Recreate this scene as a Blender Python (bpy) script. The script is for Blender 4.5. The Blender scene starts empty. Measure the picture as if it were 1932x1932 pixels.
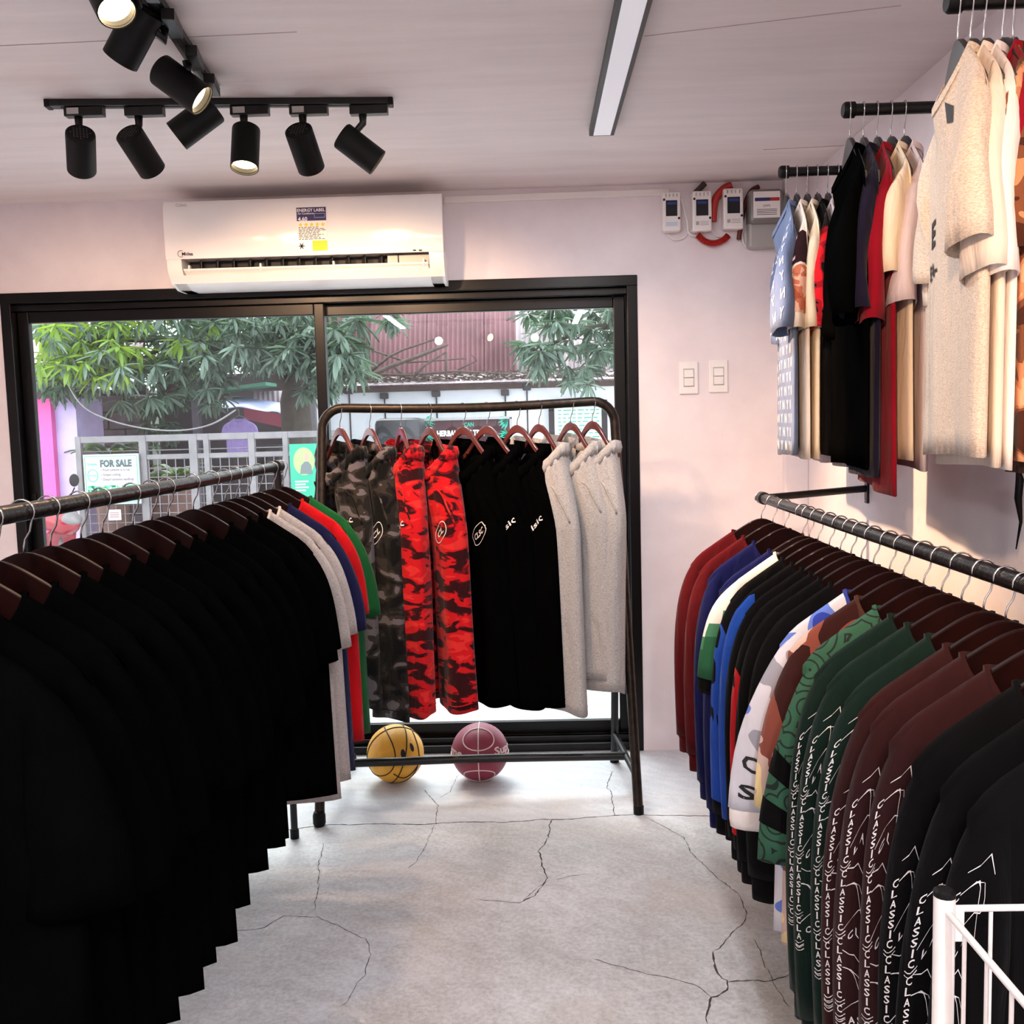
import bpy, bmesh, math, random
from mathutils import Vector, Matrix, Euler
R = math.radians
PI = math.pi
random.seed(7)
scene = bpy.context.scene
COL = scene.collection

# ------------------------------------------------------------------ camera
FPX = 1850.0
CAM_H = 1.47
_Y = Vector((1003 - 966, 966 - 797, FPX)).normalized()          # room depth axis in camera coordinates (right, up, forward)
_t = math.tan(R(1.5))
_Z = Vector((-_t, 1.0, 0.0)); _Z.z = -(_Y.x*_Z.x + _Y.y*_Z.y)/_Y.z; _Z.normalize()
_X = _Y.cross(_Z)
if _X.x < 0: _X = -_X
cam_right = Vector((_X.x, _Y.x, _Z.x)); cam_up = Vector((_X.y, _Y.y, _Z.y)); cam_fwd = Vector((_X.z, _Y.z, _Z.z))
cd = bpy.data.cameras.new('camera'); cam = bpy.data.objects.new('camera', cd); COL.objects.link(cam)
cd.sensor_width = 36.0; cd.lens = 36.0*FPX/1932.0; cd.clip_start = 0.05; cd.clip_end = 200
m = Matrix.Identity(4)
for i in range(3):
    m[i][0] = cam_right[i]; m[i][1] = cam_up[i]; m[i][2] = -cam_fwd[i]
m[2][3] = CAM_H
cam.matrix_world = m
scene.camera = cam

# ------------------------------------------------------------------ world, sun, exposure
scene.view_settings.view_transform = 'Standard'
scene.view_settings.look = 'None'
scene.view_settings.gamma = 1.0
scene.view_settings.exposure = 0.85
scene.view_settings.use_curve_mapping = False
scene.cycles.max_bounces = 7; scene.cycles.diffuse_bounces = 5; scene.cycles.glossy_bounces = 3; scene.cycles.caustics_reflective = False; scene.cycles.caustics_refractive = False
world = bpy.data.worlds.new('world'); scene.world = world; world.use_nodes = True
bg = world.node_tree.nodes['Background']
bg.inputs[0].default_value = (0.86, 0.93, 1.0, 1); bg.inputs[1].default_value = 3.0
sd = bpy.data.lights.new('hazy_sun', 'SUN'); sd.energy = 1.9; sd.angle = R(26); sd.color = (1.0, 0.97, 0.95)
so = bpy.data.objects.new('hazy_sun', sd); COL.objects.link(so)
so.rotation_euler = Vector((0.22, -0.62, -0.78)).to_track_quat('-Z', 'Y').to_euler()

# ------------------------------------------------------------------ pixel to place helpers (frame 1932 x 1932)
def ray(px, py):
    c = cam_right*((px-966)/FPX) + cam_up*((966-py)/FPX) + cam_fwd
    return c
def P(px, py, Y):
    d = ray(px, py); return Vector((0, 0, CAM_H)) + d*(Y/d.y)
def PZ(px, py, z):
    d = ray(px, py); return Vector((0, 0, CAM_H)) + d*((z-CAM_H)/d.z)
def PX(px, py, x):
    d = ray(px, py); return Vector((0, 0, CAM_H)) + d*(x/d.x)

def lin(c):
    c = c/255.0
    return c/12.92 if c <= 0.04045 else ((c+0.055)/1.055)**2.4
def C(r, g, b): return (lin(r), lin(g), lin(b), 1.0)

# ------------------------------------------------------------------ materials
MATS = {}
def new_mat(name):
    mt = bpy.data.materials.new(name); mt.use_nodes = True
    nt = mt.node_tree; b = nt.nodes['Principled BSDF']
    return mt, nt, b
def N(nt, kind, **kw):
    n = nt.nodes.new(kind)
    for k, v in kw.items(): setattr(n, k, v)
    return n
def coords(nt, scale=(1, 1, 1), rot=(0, 0, 0), loc=(0, 0, 0)):
    tc = N(nt, 'ShaderNodeTexCoord'); mp = N(nt, 'ShaderNodeMapping')
    mp.inputs['Scale'].default_value = scale; mp.inputs['Rotation'].default_value = rot; mp.inputs['Location'].default_value = loc
    nt.links.new(tc.outputs['Object'], mp.inputs['Vector'])
    return mp.outputs['Vector']
def noise(nt, vec, scale, detail=4, rough=0.55, dist=0.0):
    n = N(nt, 'ShaderNodeTexNoise'); n.inputs['Scale'].default_value = scale; n.inputs['Detail'].default_value = detail
    n.inputs['Roughness'].default_value = rough; n.inputs['Distortion'].default_value = dist
    nt.links.new(vec, n.inputs['Vector']); return n.outputs['Fac']
def ramp(nt, fac, stops, constant=False):
    r = N(nt, 'ShaderNodeValToRGB'); e = r.color_ramp
    if constant: e.interpolation = 'CONSTANT'
    while len(e.elements) > 1: e.elements.remove(e.elements[0])
    e.elements[0].position = stops[0][0]; e.elements[0].color = stops[0][1]
    for p, c in stops[1:]:
        k = e.elements.new(p); k.color = c
    nt.links.new(fac, r.inputs['Fac']); return r.outputs['Color']
def mixc(nt, fac, a, b, mode='MIX'):
    n = N(nt, 'ShaderNodeMix', data_type='RGBA', blend_type=mode)
    for s, v in ((n.inputs[0], fac), (n.inputs[6], a), (n.inputs[7], b)):
        if hasattr(v, 'links') or hasattr(v, 'is_linked'): nt.links.new(v, s)
        else: s.default_value = v
    return n.outputs[2]
def bump(nt, b, h, strength=0.2, dist=0.01):
    n = N(nt, 'ShaderNodeBump'); n.inputs['Strength'].default_value = strength; n.inputs['Distance'].default_value = dist
    nt.links.new(h, n.inputs['Height']); nt.links.new(n.outputs['Normal'], b.inputs['Normal'])
def cloth_bump(nt, b, weave, ws=0.12):
    f = N(nt, 'ShaderNodeBump'); f.inputs['Strength'].default_value = 0.55; f.inputs['Distance'].default_value = 0.022
    nt.links.new(noise(nt, coords(nt, (5, 5, 1.6)), 2.6, 3, 0.5, 0.8), f.inputs['Height'])
    n = N(nt, 'ShaderNodeBump'); n.inputs['Strength'].default_value = ws; n.inputs['Distance'].default_value = 0.002
    nt.links.new(weave, n.inputs['Height']); nt.links.new(f.outputs['Normal'], n.inputs['Normal']); nt.links.new(n.outputs['Normal'], b.inputs['Normal'])
def plain(name, col, rough=0.5, metal=0.0, var=0.0, vscale=20, bmp=0.0, bscale=60, spec=0.5, coat=0.0):
    if name in MATS: return MATS[name]
    mt, nt, b = new_mat(name); MATS[name] = mt
    b.inputs['Base Color'].default_value = col; b.inputs['Roughness'].default_value = rough; b.inputs['Metallic'].default_value = metal
    b.inputs['Specular IOR Level'].default_value = spec
    if coat: b.inputs['Coat Weight'].default_value = coat; b.inputs['Coat Roughness'].default_value = 0.08
    v = coords(nt)
    f = noise(nt, v, vscale)
    if var:
        dk = tuple(x*(1-var) for x in col[:3])+(1,); lt = tuple(min(1, x*(1+var)) for x in col[:3])+(1,)
        nt.links.new(ramp(nt, f, [(0.3, dk), (0.7, lt)]), b.inputs['Base Color'])
    if bmp: bump(nt, b, noise(nt, v, bscale), bmp, 0.004)
    return mt
def fabric(name, col, var=0.12, rough=0.9, sheen=0.08, weave=420, spec=0.1):
    if name in MATS: return MATS[name]
    mt, nt, b = new_mat(name); MATS[name] = mt
    v = coords(nt)
    f = noise(nt, v, 9, 3)
    dk = tuple(x*(1-var) for x in col[:3])+(1,); lt = tuple(min(1, x*(1+var)) for x in col[:3])+(1,)
    nt.links.new(ramp(nt, f, [(0.3, dk), (0.7, lt)]), b.inputs['Base Color'])
    b.inputs['Roughness'].default_value = rough; b.inputs['Specular IOR Level'].default_value = spec
    b.inputs['Sheen Weight'].default_value = sheen; b.inputs['Sheen Roughness'].default_value = 0.5
    cloth_bump(nt, b, noise(nt, v, weave, 2))
    return mt
def heather(name, a, bcol):
    if name in MATS: return MATS[name]
    mt, nt, b = new_mat(name); MATS[name] = mt
    v = coords(nt, (1, 1, 3.2))
    f = noise(nt, v, 150, 3, 0.7)
    nt.links.new(ramp(nt, f, [(0.36, bcol), (0.58, a)]), b.inputs['Base Color'])
    b.inputs['Roughness'].default_value = 0.92; b.inputs['Sheen Weight'].default_value = 0.15; b.inputs['Specular IOR Level'].default_value = 0.1
    cloth_bump(nt, b, noise(nt, v, 300, 2), 0.1)
    return mt
def camo(name, cols, scale=9, stretch=(1, 1, 2.2), seed=0.0, cuts=(0.42, 0.5, 0.57), dist=0.6):
    """cols: from the lowest noise values to the highest"""
    if name in MATS: return MATS[name]
    mt, nt, b = new_mat(name); MATS[name] = mt
    v = coords(nt, stretch, loc=(seed, seed*0.7, seed*1.3))
    oi = N(nt, 'ShaderNodeObjectInfo'); ml = N(nt, 'ShaderNodeMath', operation='MULTIPLY'); ml.inputs[1].default_value = 9.0; nt.links.new(oi.outputs['Random'], ml.inputs[0])
    va = N(nt, 'ShaderNodeVectorMath', operation='ADD'); nt.links.new(v, va.inputs[0]); nt.links.new(ml.outputs[0], va.inputs[1])
    f = noise(nt, va.outputs[0], scale, 2, 0.5, dist)
    st = [(0.0, cols[0])] + [(cuts[i], cols[i+1]) for i in range(len(cols)-1)]
    nt.links.new(ramp(nt, f, st, True), b.inputs['Base Color'])
    b.inputs['Roughness'].default_value = 0.9; b.inputs['Sheen Weight'].default_value = 0.1; b.inputs['Specular IOR Level'].default_value = 0.1
    cloth_bump(nt, b, noise(nt, coords(nt), 300, 2), 0.1)
    return mt
def emit(name, col, s):
    if name in MATS: return MATS[name]
    mt, nt, b = new_mat(name); MATS[name] = mt
    b.inputs['Base Color'].default_value = (0.8, 0.8, 0.8, 1)
    b.inputs['Emission Color'].default_value = col; b.inputs['Emission Strength'].default_value = s
    return mt

# ------------------------------------------------------------------ mesh building
class MB:
    def __init__(s): s.v = []; s.f = []
    def add(s, vs, fs):
        o = len(s.v); s.v += [tuple(x) for x in vs]; s.f += [tuple(i+o for i in f) for f in fs]; return s
    def box(s, c, d, rot=None, bev=0.0):
        c = Vector(c); hx, hy, hz = d[0]/2, d[1]/2, d[2]/2
        if bev:
            q = min(bev, hx*.99, hy*.99, hz*.99)
            bm = bmesh.new(); bmesh.ops.create_cube(bm, size=1.0)
            for w in bm.verts: w.co = Vector((w.co.x*2*hx, w.co.y*2*hy, w.co.z*2*hz))
            bmesh.ops.bevel(bm, geom=list(bm.edges), offset=q, segments=2, affect='EDGES', profile=0.5)
            bm.verts.index_update()
            vs = [w.co.copy() for w in bm.verts]; fs = [[w.index for w in f.verts] for f in bm.faces]; bm.free()
        else:
            vs = [Vector((x*hx, y*hy, z*hz)) for z in (-1, 1) for y in (-1, 1) for x in (-1, 1)]
            fs = [(0, 2, 3, 1), (4, 5, 7, 6), (0, 1, 5, 4), (2, 6, 7, 3), (0, 4, 6, 2), (1, 3, 7, 5)]
        if rot is not None: vs = [rot @ w for w in vs]
        return s.add([w+c for w in vs], fs)
    def tube(s, path, r, n=8, caps=True, closed=False):
        path = [Vector(p) for p in path]; k = len(path)
        rs = r if isinstance(r, (list, tuple)) else [r]*k
        vs = []; up = None
        for i, p in enumerate(path):
            if closed: t = path[(i+1) % k]-path[i-1]
            else: t = path[min(i+1, k-1)]-path[max(i-1, 0)]
            if t.length < 1e-9: t = Vector((0, 0, 1))
            t.normalize()
            if up is None:
                up = Vector((0, 0, 1)) if abs(t.z) < 0.9 else Vector((1, 0, 0))
            a = t.cross(up)
            if a.length < 1e-6: a = t.orthogonal()
            a.normalize(); up = a.cross(t).normalized()
            for j in range(n):
                th = 2*PI*j/n; vs.append(p + (a*math.cos(th)+up*math.sin(th))*rs[i])
        fs = []
        for i in range(k if closed else k-1):
            for j in range(n):
                i2 = (i+1) % k
                fs.append((i*n+j, i*n+(j+1) % n, i2*n+(j+1) % n, i2*n+j))
        if caps and not closed:
            fs.append(tuple(range(n-1, -1, -1))); fs.append(tuple(range((k-1)*n, k*n)))
        return s.add(vs, fs)
    def lathe(s, prof, c=(0, 0, 0), rot=None, n=24, cap=True):
        """prof: (radius, height) along local z"""
        vs = []
        for r, h in prof:
            for j in range(n):
                th = 2*PI*j/n; vs.append(Vector((r*math.cos(th), r*math.sin(th), h)))
        fs = []
        for i in range(len(prof)-1):
            for j in range(n): fs.append((i*n+j, i*n+(j+1) % n, (i+1)*n+(j+1) % n, (i+1)*n+j))
        if cap:
            if prof[0][0] > 1e-6: fs.append(tuple(range(n-1, -1, -1)))
            if prof[-1][0] > 1e-6: fs.append(tuple(range((len(prof)-1)*n, len(prof)*n)))
        if rot is not None: vs = [rot @ w for w in vs]
        c = Vector(c); return s.add([w+c for w in vs], fs)
    def grid(s, rows):
        """rows of points, equal length"""
        k = len(rows[0]); vs = [p for r in rows for p in r]; fs = []
        for i in range(len(rows)-1):
            for j in range(k-1): fs.append((i*k+j, i*k+j+1, (i+1)*k+j+1, (i+1)*k+j))
        return s.add(vs, fs)
    def loft(s, rings, closed=True, cap0=False, cap1=False):
        n = len(rings[0]); vs = [p for r in rings for p in r]; fs = []
        for i in range(len(rings)-1):
            for j in range(n if closed else n-1): fs.append((i*n+j, i*n+(j+1) % n, (i+1)*n+(j+1) % n, (i+1)*n+j))
        if cap0: fs.append(tuple(range(n-1, -1, -1)))
        if cap1: fs.append(tuple(range((len(rings)-1)*n, len(rings)*n)))
        return s.add(vs, fs)
    def prism(s, pts, y0, y1):
        """polygon in xz extruded along y"""
        n = len(pts)
        vs = [(x, y0, z) for x, z in pts]+[(x, y1, z) for x, z in pts]
        fs = [tuple(range(n)), tuple(range(2*n-1, n-1, -1))]+[(i, i+n, (i+1) % n+n, (i+1) % n) for i in range(n)]
        return s.add(vs, fs)
    def build(s, name, mt, parent=None, smooth=False, weld=False, solid=0.0, angle=None):
        me = bpy.data.meshes.new(name); me.from_pydata([tuple(v) for v in s.v], [], s.f)
        if weld:
            bm = bmesh.new(); bm.from_mesh(me); bmesh.ops.remove_doubles(bm, verts=bm.verts, dist=1e-5); bm.to_mesh(me); bm.free()
        bm = bmesh.new(); bm.from_mesh(me); bmesh.ops.recalc_face_normals(bm, faces=bm.faces); bm.to_mesh(me); bm.free()
        return mesh_obj(name, me, mt, parent, smooth, solid, angle)
def mesh_obj(name, me, mt, parent=None, smooth=False, solid=0.0, angle=None):
    me.materials.clear(); me.materials.append(mt)
    if smooth:
        me.polygons.foreach_set('use_smooth', [True]*len(me.polygons))
        if angle is not None: me.set_sharp_from_angle(angle=R(angle))
    o = bpy.data.objects.new(name, me); COL.objects.link(o)
    if parent is not None: o.parent = parent
    if solid:
        md = o.modifiers.new('thickness', 'SOLIDIFY'); md.thickness = solid; md.offset = 0.0
    return o
def tag(o, label=None, cat=None, group=None, kind=None):
    if label: o['label'] = label
    if cat: o['category'] = cat
    if group: o['group'] = group
    if kind: o['kind'] = kind
    return o
def thing(name, label, cat, loc=(0, 0, 0), rot=(0, 0, 0), group=None):
    o = bpy.data.objects.new(name, None); o.empty_display_size = 0.05; COL.objects.link(o)
    o.location = loc; o.rotation_euler = rot
    return tag(o, label, cat, group)
def part(o, label): o['label'] = label; return o
def copy_tree(o, parent=None):
    c = o.copy(); COL.objects.link(c); c.parent = parent
    for ch in list(o.children): copy_tree(ch, c)
    return c
ORD = ['first', 'second', 'third', 'fourth', 'fifth', 'sixth', 'seventh', 'eighth', 'ninth', 'tenth', 'eleventh', 'twelfth', 'thirteenth', 'fourteenth', 'fifteenth']

_TXT = {}
def text_polys(body, bold=0.0):
    """flat lettering as (verts 2d, faces) with cap height about 0.7 and origin at the lower left"""
    k = (body, bold)
    if k not in _TXT:
        cu = bpy.data.curves.new('t', 'FONT'); cu.body = body; cu.size = 1.0; cu.offset = bold; cu.resolution_u = 2
        ob = bpy.data.objects.new('t', cu); COL.objects.link(ob)
        bpy.context.view_layer.update()
        dg = bpy.context.evaluated_depsgraph_get()
        me = ob.evaluated_get(dg).to_mesh()
        vs = [(v.co.x, v.co.y) for v in me.vertices]; fs = [tuple(p.vertices) for p in me.polygons]
        ob.evaluated_get(dg).to_mesh_clear()
        bpy.data.objects.remove(ob); bpy.data.curves.remove(cu)
        _TXT[k] = (vs, fs)
    return _TXT[k]
def text_size(body, bold=0.0):
    vs, _ = text_polys(body, bold)
    xs = [v[0] for v in vs]; ys = [v[1] for v in vs]
    return min(xs), max(xs), min(ys), max(ys)
def put_text(mb, body, fn, x, y, h=None, w=None, bold=0.0, rot=0.0, center=True):
    """place lettering in a 2-D chart; fn(x, y) gives the place in space"""
    vs, fs = text_polys(body, bold); x0, x1, y0, y1 = text_size(body, bold)
    sy = (h/(y1-y0)) if h else None
    sx = (w/(x1-x0)) if w else None
    sy = sy or sx; sx = sx or sy
    cr, sr = math.cos(rot), math.sin(rot); out = []
    cx, cy = ((x0+x1)/2, (y0+y1)/2) if center else (x0, y0)
    for a, b in vs:
        a = (a-cx)*sx; b = (b-cy)*sy
        out.append(fn(x+a*cr-b*sr, y+a*sr+b*cr))
    mb.add(out, fs); return mb
def bez(p, t):
    a, b, c, d = [Vector(q) for q in p]; u = 1-t
    return a*u**3+b*3*u*u*t+c*3*u*t*t+d*t**3
# ------------------------------------------------------------------ shared materials
WALL_X, WALL_Y, CEIL, LEFT_X, BACK_Y = 1.18, 4.27, 2.46, -2.62, -2.4
def wall_material():
    mt, nt, b = new_mat('painted_plaster'); v = coords(nt)
    f = noise(nt, v, 3.5, 6, 0.6)
    c = ramp(nt, f, [(0.3, C(224, 213, 216)), (0.7, C(236, 227, 230))])
    f2 = noise(nt, coords(nt, (1, 1, 1), loc=(3, 1, 2)), 26, 3)
    c = mixc(nt, ramp(nt, f2, [(0.70, (0, 0, 0, 1)), (0.80, (.35, .35, .35, 1))]), c, C(196, 182, 176))
    nt.links.new(c, b.inputs['Base Color']); b.inputs['Roughness'].default_value = 0.6
    bump(nt, b, noise(nt, v, 30, 5), 0.12, 0.006)
    return mt
def ceiling_material():
    mt, nt, b = new_mat('painted_ceiling_board'); v = coords(nt, (0.4, 3, 1))
    f = noise(nt, v, 4, 6, 0.6)
    nt.links.new(ramp(nt, f, [(0.3, C(222, 211, 210)), (0.7, C(234, 224, 223))]), b.inputs['Base Color'])
    b.inputs['Roughness'].default_value = 0.65
    bump(nt, b, noise(nt, v, 22, 5), 0.15, 0.006)
    return mt
def DAYLIGHT_TINT(nt, y):
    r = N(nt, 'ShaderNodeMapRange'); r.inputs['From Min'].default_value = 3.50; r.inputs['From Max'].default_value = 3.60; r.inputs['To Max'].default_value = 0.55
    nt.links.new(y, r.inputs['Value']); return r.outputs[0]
def concrete_material():
    mt, nt, b = new_mat('trowelled_concrete'); v = coords(nt)
    big = noise(nt, v, 1.6, 5, 0.6, 0.4)
    base = ramp(nt, big, [(0.30, C(134, 139, 143)), (0.5, C(174, 180, 186)), (0.68, C(204, 211, 219))])
    mid = noise(nt, v, 9, 8, 0.72, 0.6)
    base = mixc(nt, 0.75, base, ramp(nt, mid, [(0.32, C(140, 138, 138)), (0.52, C(204, 203, 204)), (0.7, C(236, 236, 237))]), 'MULTIPLY')
    base = mixc(nt, 0.30, base, C(255, 253, 250), 'SCREEN')
    fine = noise(nt, v, 75, 5, 0.7)
    base = mixc(nt, 0.25, base, ramp(nt, fine, [(0.35, C(120, 118, 116)), (0.6, C(235, 235, 235))]), 'OVERLAY')
    sep = N(nt, 'ShaderNodeSeparateXYZ'); nt.links.new(v, sep.inputs[0])      # window daylight put into the colour: paler floor by the shop front
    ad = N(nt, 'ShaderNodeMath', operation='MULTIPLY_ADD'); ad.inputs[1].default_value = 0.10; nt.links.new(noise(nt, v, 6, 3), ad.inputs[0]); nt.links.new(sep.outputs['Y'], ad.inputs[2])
    base = mixc(nt, DAYLIGHT_TINT(nt, ad.outputs[0]), base, C(196, 197, 204))
    # trowel arcs
    wv = N(nt, 'ShaderNodeTexWave', wave_type='RINGS', rings_direction='Z'); wv.inputs['Scale'].default_value = 5.0
    wv.inputs['Distortion'].default_value = 9.0; wv.inputs['Detail'].default_value = 4.0; wv.inputs['Detail Scale'].default_value = 1.6
    nt.links.new(coords(nt, loc=(0.9, -1.6, 0)), wv.inputs['Vector'])
    base = mixc(nt, 0.04, base, wv.outputs['Color'], 'OVERLAY')
    # warm dusty blotches
    bl = noise(nt, coords(nt, loc=(5, 2, 0)), 2.1, 3)
    base = mixc(nt, ramp(nt, bl, [(0.52, (0, 0, 0, 1)), (0.7, (.4, .4, .4, 1))]), base, C(192, 180, 172))
    # white plaster specks
    sp = noise(nt, coords(nt, loc=(1, 7, 0)), 34, 2)
    base = mixc(nt, ramp(nt, sp, [(0.735, (0, 0, 0, 1)), (0.75, (.7, .7, .7, 1))]), base, C(228, 222, 216))
    nt.links.new(base, b.inputs['Base Color'])
    nt.links.new(ramp(nt, mid, [(0.3, (.38, .38, .38, 1)), (0.7, (.6, .6, .6, 1))]), b.inputs['Roughness'])
    h = mixc(nt, 0.12, mid, wv.outputs['Color']); bump(nt, b, h, 0.28, 0.01)
    return mt
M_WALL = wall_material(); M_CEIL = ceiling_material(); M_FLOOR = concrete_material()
M_FRAME = plain('black_aluminium', C(15, 13, 13), 0.32, 0.6, 0.15, 30)
M_BLACK = plain('black_painted_steel', C(22, 21, 21), 0.38, 0.3, 0.3, 60, 0.15, 120)
M_BLACKP = plain('black_plastic', C(7, 7, 7), 0.5, spec=0.2)
M_PIPE = plain('scuffed_black_pipe', C(38, 36, 35), 0.28, 0.75, 0.5, 45, 0.35, 70)
M_BRONZE = plain('bronzed_black_tube', C(46, 38, 32), 0.36, 0.7, 0.4, 40, 0.25, 80)
M_CHROME = plain('chrome_wire', C(190, 188, 186), 0.2, 1.0)
M_WOOD = plain('dark_mahogany', C(26, 7, 6), 0.42, 0.0, 0.35, 14, 0.0, spec=0.1, coat=0.06)
M_WOODR = plain('reddish_mahogany', C(92, 42, 40), 0.3, 0.0, 0.25, 14, spec=0.5, coat=0.3)
M_BHANG = plain('black_hanger_plastic', C(30, 28, 28), 0.4)
M_WHITE = plain('white_plastic', C(238, 233, 230), 0.35, 0, 0.02, 6)
M_GREYP = plain('grey_plastic', C(168, 165, 160), 0.4, 0, 0.05, 10)
M_DARKG = plain('dark_slot', C(18, 17, 17), 0.6)
M_INK = plain('black_print', C(16, 15, 16), 0.7)
M_INKW = plain('white_print', C(232, 226, 224), 0.7)
M_NAVYINK = plain('navy_print', C(38, 36, 92), 0.6)
M_YELLOW = plain('yellow_print', C(244, 205, 40), 0.6)
M_RED = plain('red_plastic', C(176, 42, 36), 0.45)
M_CRACK = plain('floor_crack_dust', C(66, 60, 58), 0.9, 0, 0.3, 40)

# ------------------------------------------------------------------ room shell
WIN_L, WIN_R, WIN_T = -2.29, 0.465, 2.085
def struct(name, mb, mt, parent=None, **kw):
    o = mb.build(name, mt, parent, **kw)
    if parent is None: o['kind'] = 'structure'
    return o
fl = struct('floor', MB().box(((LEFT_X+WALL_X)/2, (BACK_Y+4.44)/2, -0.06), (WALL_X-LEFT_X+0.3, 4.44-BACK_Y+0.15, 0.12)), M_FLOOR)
struct('ceiling', MB().box(((LEFT_X+WALL_X)/2, (BACK_Y+4.5)/2, CEIL+0.06), (WALL_X-LEFT_X+0.4, 4.5-BACK_Y+0.4, 0.12)), M_CEIL)
wf = MB()
TH = 0.17; yc = WALL_Y+TH/2
wf.box(((LEFT_X+WIN_L)/2, yc, CEIL/2), (WIN_L-LEFT_X, TH, CEIL))
wf.box(((WALL_X+WIN_R)/2, yc, CEIL/2), (WALL_X-WIN_R, TH, CEIL))
wf.box(((WIN_L+WIN_R)/2, yc, (CEIL+WIN_T)/2), (WIN_R-WIN_L, TH, CEIL-WIN_T))
struct('wall_front', wf, M_WALL)
struct('wall_right', MB().box((WALL_X+0.08, (BACK_Y+WALL_Y+TH)/2, CEIL/2), (0.16, WALL_Y+TH-BACK_Y, CEIL)), M_WALL)
struct('wall_left', MB().box((LEFT_X-0.08, (BACK_Y+WALL_Y+TH)/2, CEIL/2), (0.16, WALL_Y+TH-BACK_Y, CEIL)), M_WALL)
struct('wall_back', MB().box(((LEFT_X+WALL_X)/2, BACK_Y-0.08, CEIL/2), (WALL_X-LEFT_X+0.32, 0.16, CEIL)), M_WALL)
struct('trim_1', MB().box((1.13, WALL_Y-0.025, CEIL/2), (0.10, 0.05, CEIL), bev=0.004), M_WALL)      # corner pilaster
# ceiling board seams
for (a, b) in (((0, 86), (560, 60)), ((1215, 68), (1700, 10)), ((1440, 282), (1640, 272))):
    p, q = PZ(a[0], a[1], CEIL), PZ(b[0], b[1], CEIL)
    MB().tube([(p.x, p.y, CEIL-0.0002), (q.x, q.y, CEIL-0.0002)], 0.0016, 5).build('seam', plain('seam_line', C(176, 160, 158), 0.8), bpy.data.objects['ceiling'])
# floor cracks: thin jagged lines in the concrete
def crack(pts, w, seed):
    rnd = random.Random(seed); path = []
    q = [PZ(x, y, 0.0) for x, y in pts]
    for i in range(len(q)-1):
        L = (q[i+1]-q[i]).length; n = max(3, int(L/0.012))
        nrm = Vector((-(q[i+1]-q[i]).y, (q[i+1]-q[i]).x, 0)).normalized()
        drift = 0.0
        for k in range(n):
            t = k/n; drift += rnd.uniform(-1, 1)*0.0035; drift *= 0.93
            path.append(q[i].lerp(q[i+1], t)+nrm*drift*(1 if 0 < k else 0))
    path.append(q[-1]); L, Rr = [], []
    for i, p in enumerate(path):
        t = path[min(i+1, len(path)-1)]-path[max(i-1, 0)]; nn = Vector((-t.y, t.x, 0))
        if nn.length > 0: nn.normalize()
        ww = w*rnd.uniform(0.35, 1.2)*(0.25 if i in (0, len(path)-1) else 1)
        L.append((p+nn*ww).to_tuple()[:2]+(0.0006,)); Rr.append((p-nn*ww).to_tuple()[:2]+(0.0006,))
    MB().grid([L, Rr]).build('crack', M_CRACK, fl)
CR = [([(500, 1570), (620, 1556), (800, 1556), (940, 1552), (1030, 1546), (1110, 1542), (1210, 1537), (1400, 1540)], 0.0026),
      ([(1043, 1546), (1036, 1580), (1015, 1606), (1030, 1660), (1010, 1690), (985, 1702)], 0.0024),
      ([(1050, 1660), (1110, 1650)], 0.0014), ([(1030, 1662), (980, 1704), (900, 1696)], 0.0012),
      ([(1156, 1455), (1150, 1490), (1164, 1540)], 0.0016), ([(800, 1490), (828, 1520), (824, 1556)], 0.0014), ([(865, 1462), (850, 1495), (830, 1505)], 0.001),
      ([(820, 1556), (795, 1610), (770, 1640)], 0.0012), ([(610, 1590), (600, 1640), (604, 1670), (588, 1720)], 0.0014),
      ([(430, 1758), (500, 1750), (535, 1728), (600, 1730), (690, 1770)], 0.0014), ([(690, 1770), (700, 1800), (690, 1840), (640, 1900)], 0.0012),
      ([(1215, 1540), (1290, 1580), (1316, 1622), (1370, 1670)], 0.0014), ([(1360, 1660), (1395, 1690), (1408, 1720), (1400, 1745), (1345, 1795)], 0.0016),
      ([(1345, 1795), (1352, 1832), (1372, 1850), (1372, 1868), (1342, 1882), (1335, 1932)], 0.003), ([(1372, 1853), (1440, 1852), (1490, 1838)], 0.0022),
      ([(1342, 1882), (1310, 1858), (1180, 1826), (1120, 1810)], 0.0014), ([(1420, 1770), (1450, 1830), (1490, 1900)], 0.0012)]
for i, (pts, w) in enumerate(CR): crack(pts, w, i+3)

# ------------------------------------------------------------------ glass shop front
def glass_material():
    mt = bpy.data.materials.new('window_glass'); mt.use_nodes = True; nt = mt.node_tree
    nt.nodes.remove(nt.nodes['Principled BSDF']); out = nt.nodes['Material Output']
    tr = N(nt, 'ShaderNodeBsdfTransparent'); tr.inputs[0].default_value = (0.93, 0.96, 0.95, 1)
    gl = N(nt, 'ShaderNodeBsdfGlossy'); gl.inputs['Roughness'].default_value = 0.0
    fr = N(nt, 'ShaderNodeFresnel'); geo = N(nt, 'ShaderNodeNewGeometry'); mr = N(nt, 'ShaderNodeMapRange')
    mr.inputs['To Min'].default_value = 1.5; mr.inputs['To Max'].default_value = 1/1.5       # thin pane: no inner total reflection
    nt.links.new(geo.outputs['Backfacing'], mr.inputs['Value']); nt.links.new(mr.outputs[0], fr.inputs['IOR'])
    mx = N(nt, 'ShaderNodeMixShader')
    nt.links.new(fr.outputs[0], mx.inputs[0]); nt.links.new(tr.outputs[0], mx.inputs[1]); nt.links.new(gl.outputs[0], mx.inputs[2])
    nt.links.new(mx.outputs[0], out.inputs['Surface']); return mt
M_GLASS = glass_material()
win = thing('window_1', None, None, (0, 0, 0)); win['kind'] = 'structure'
FY = 4.36                                            # frame depth
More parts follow.
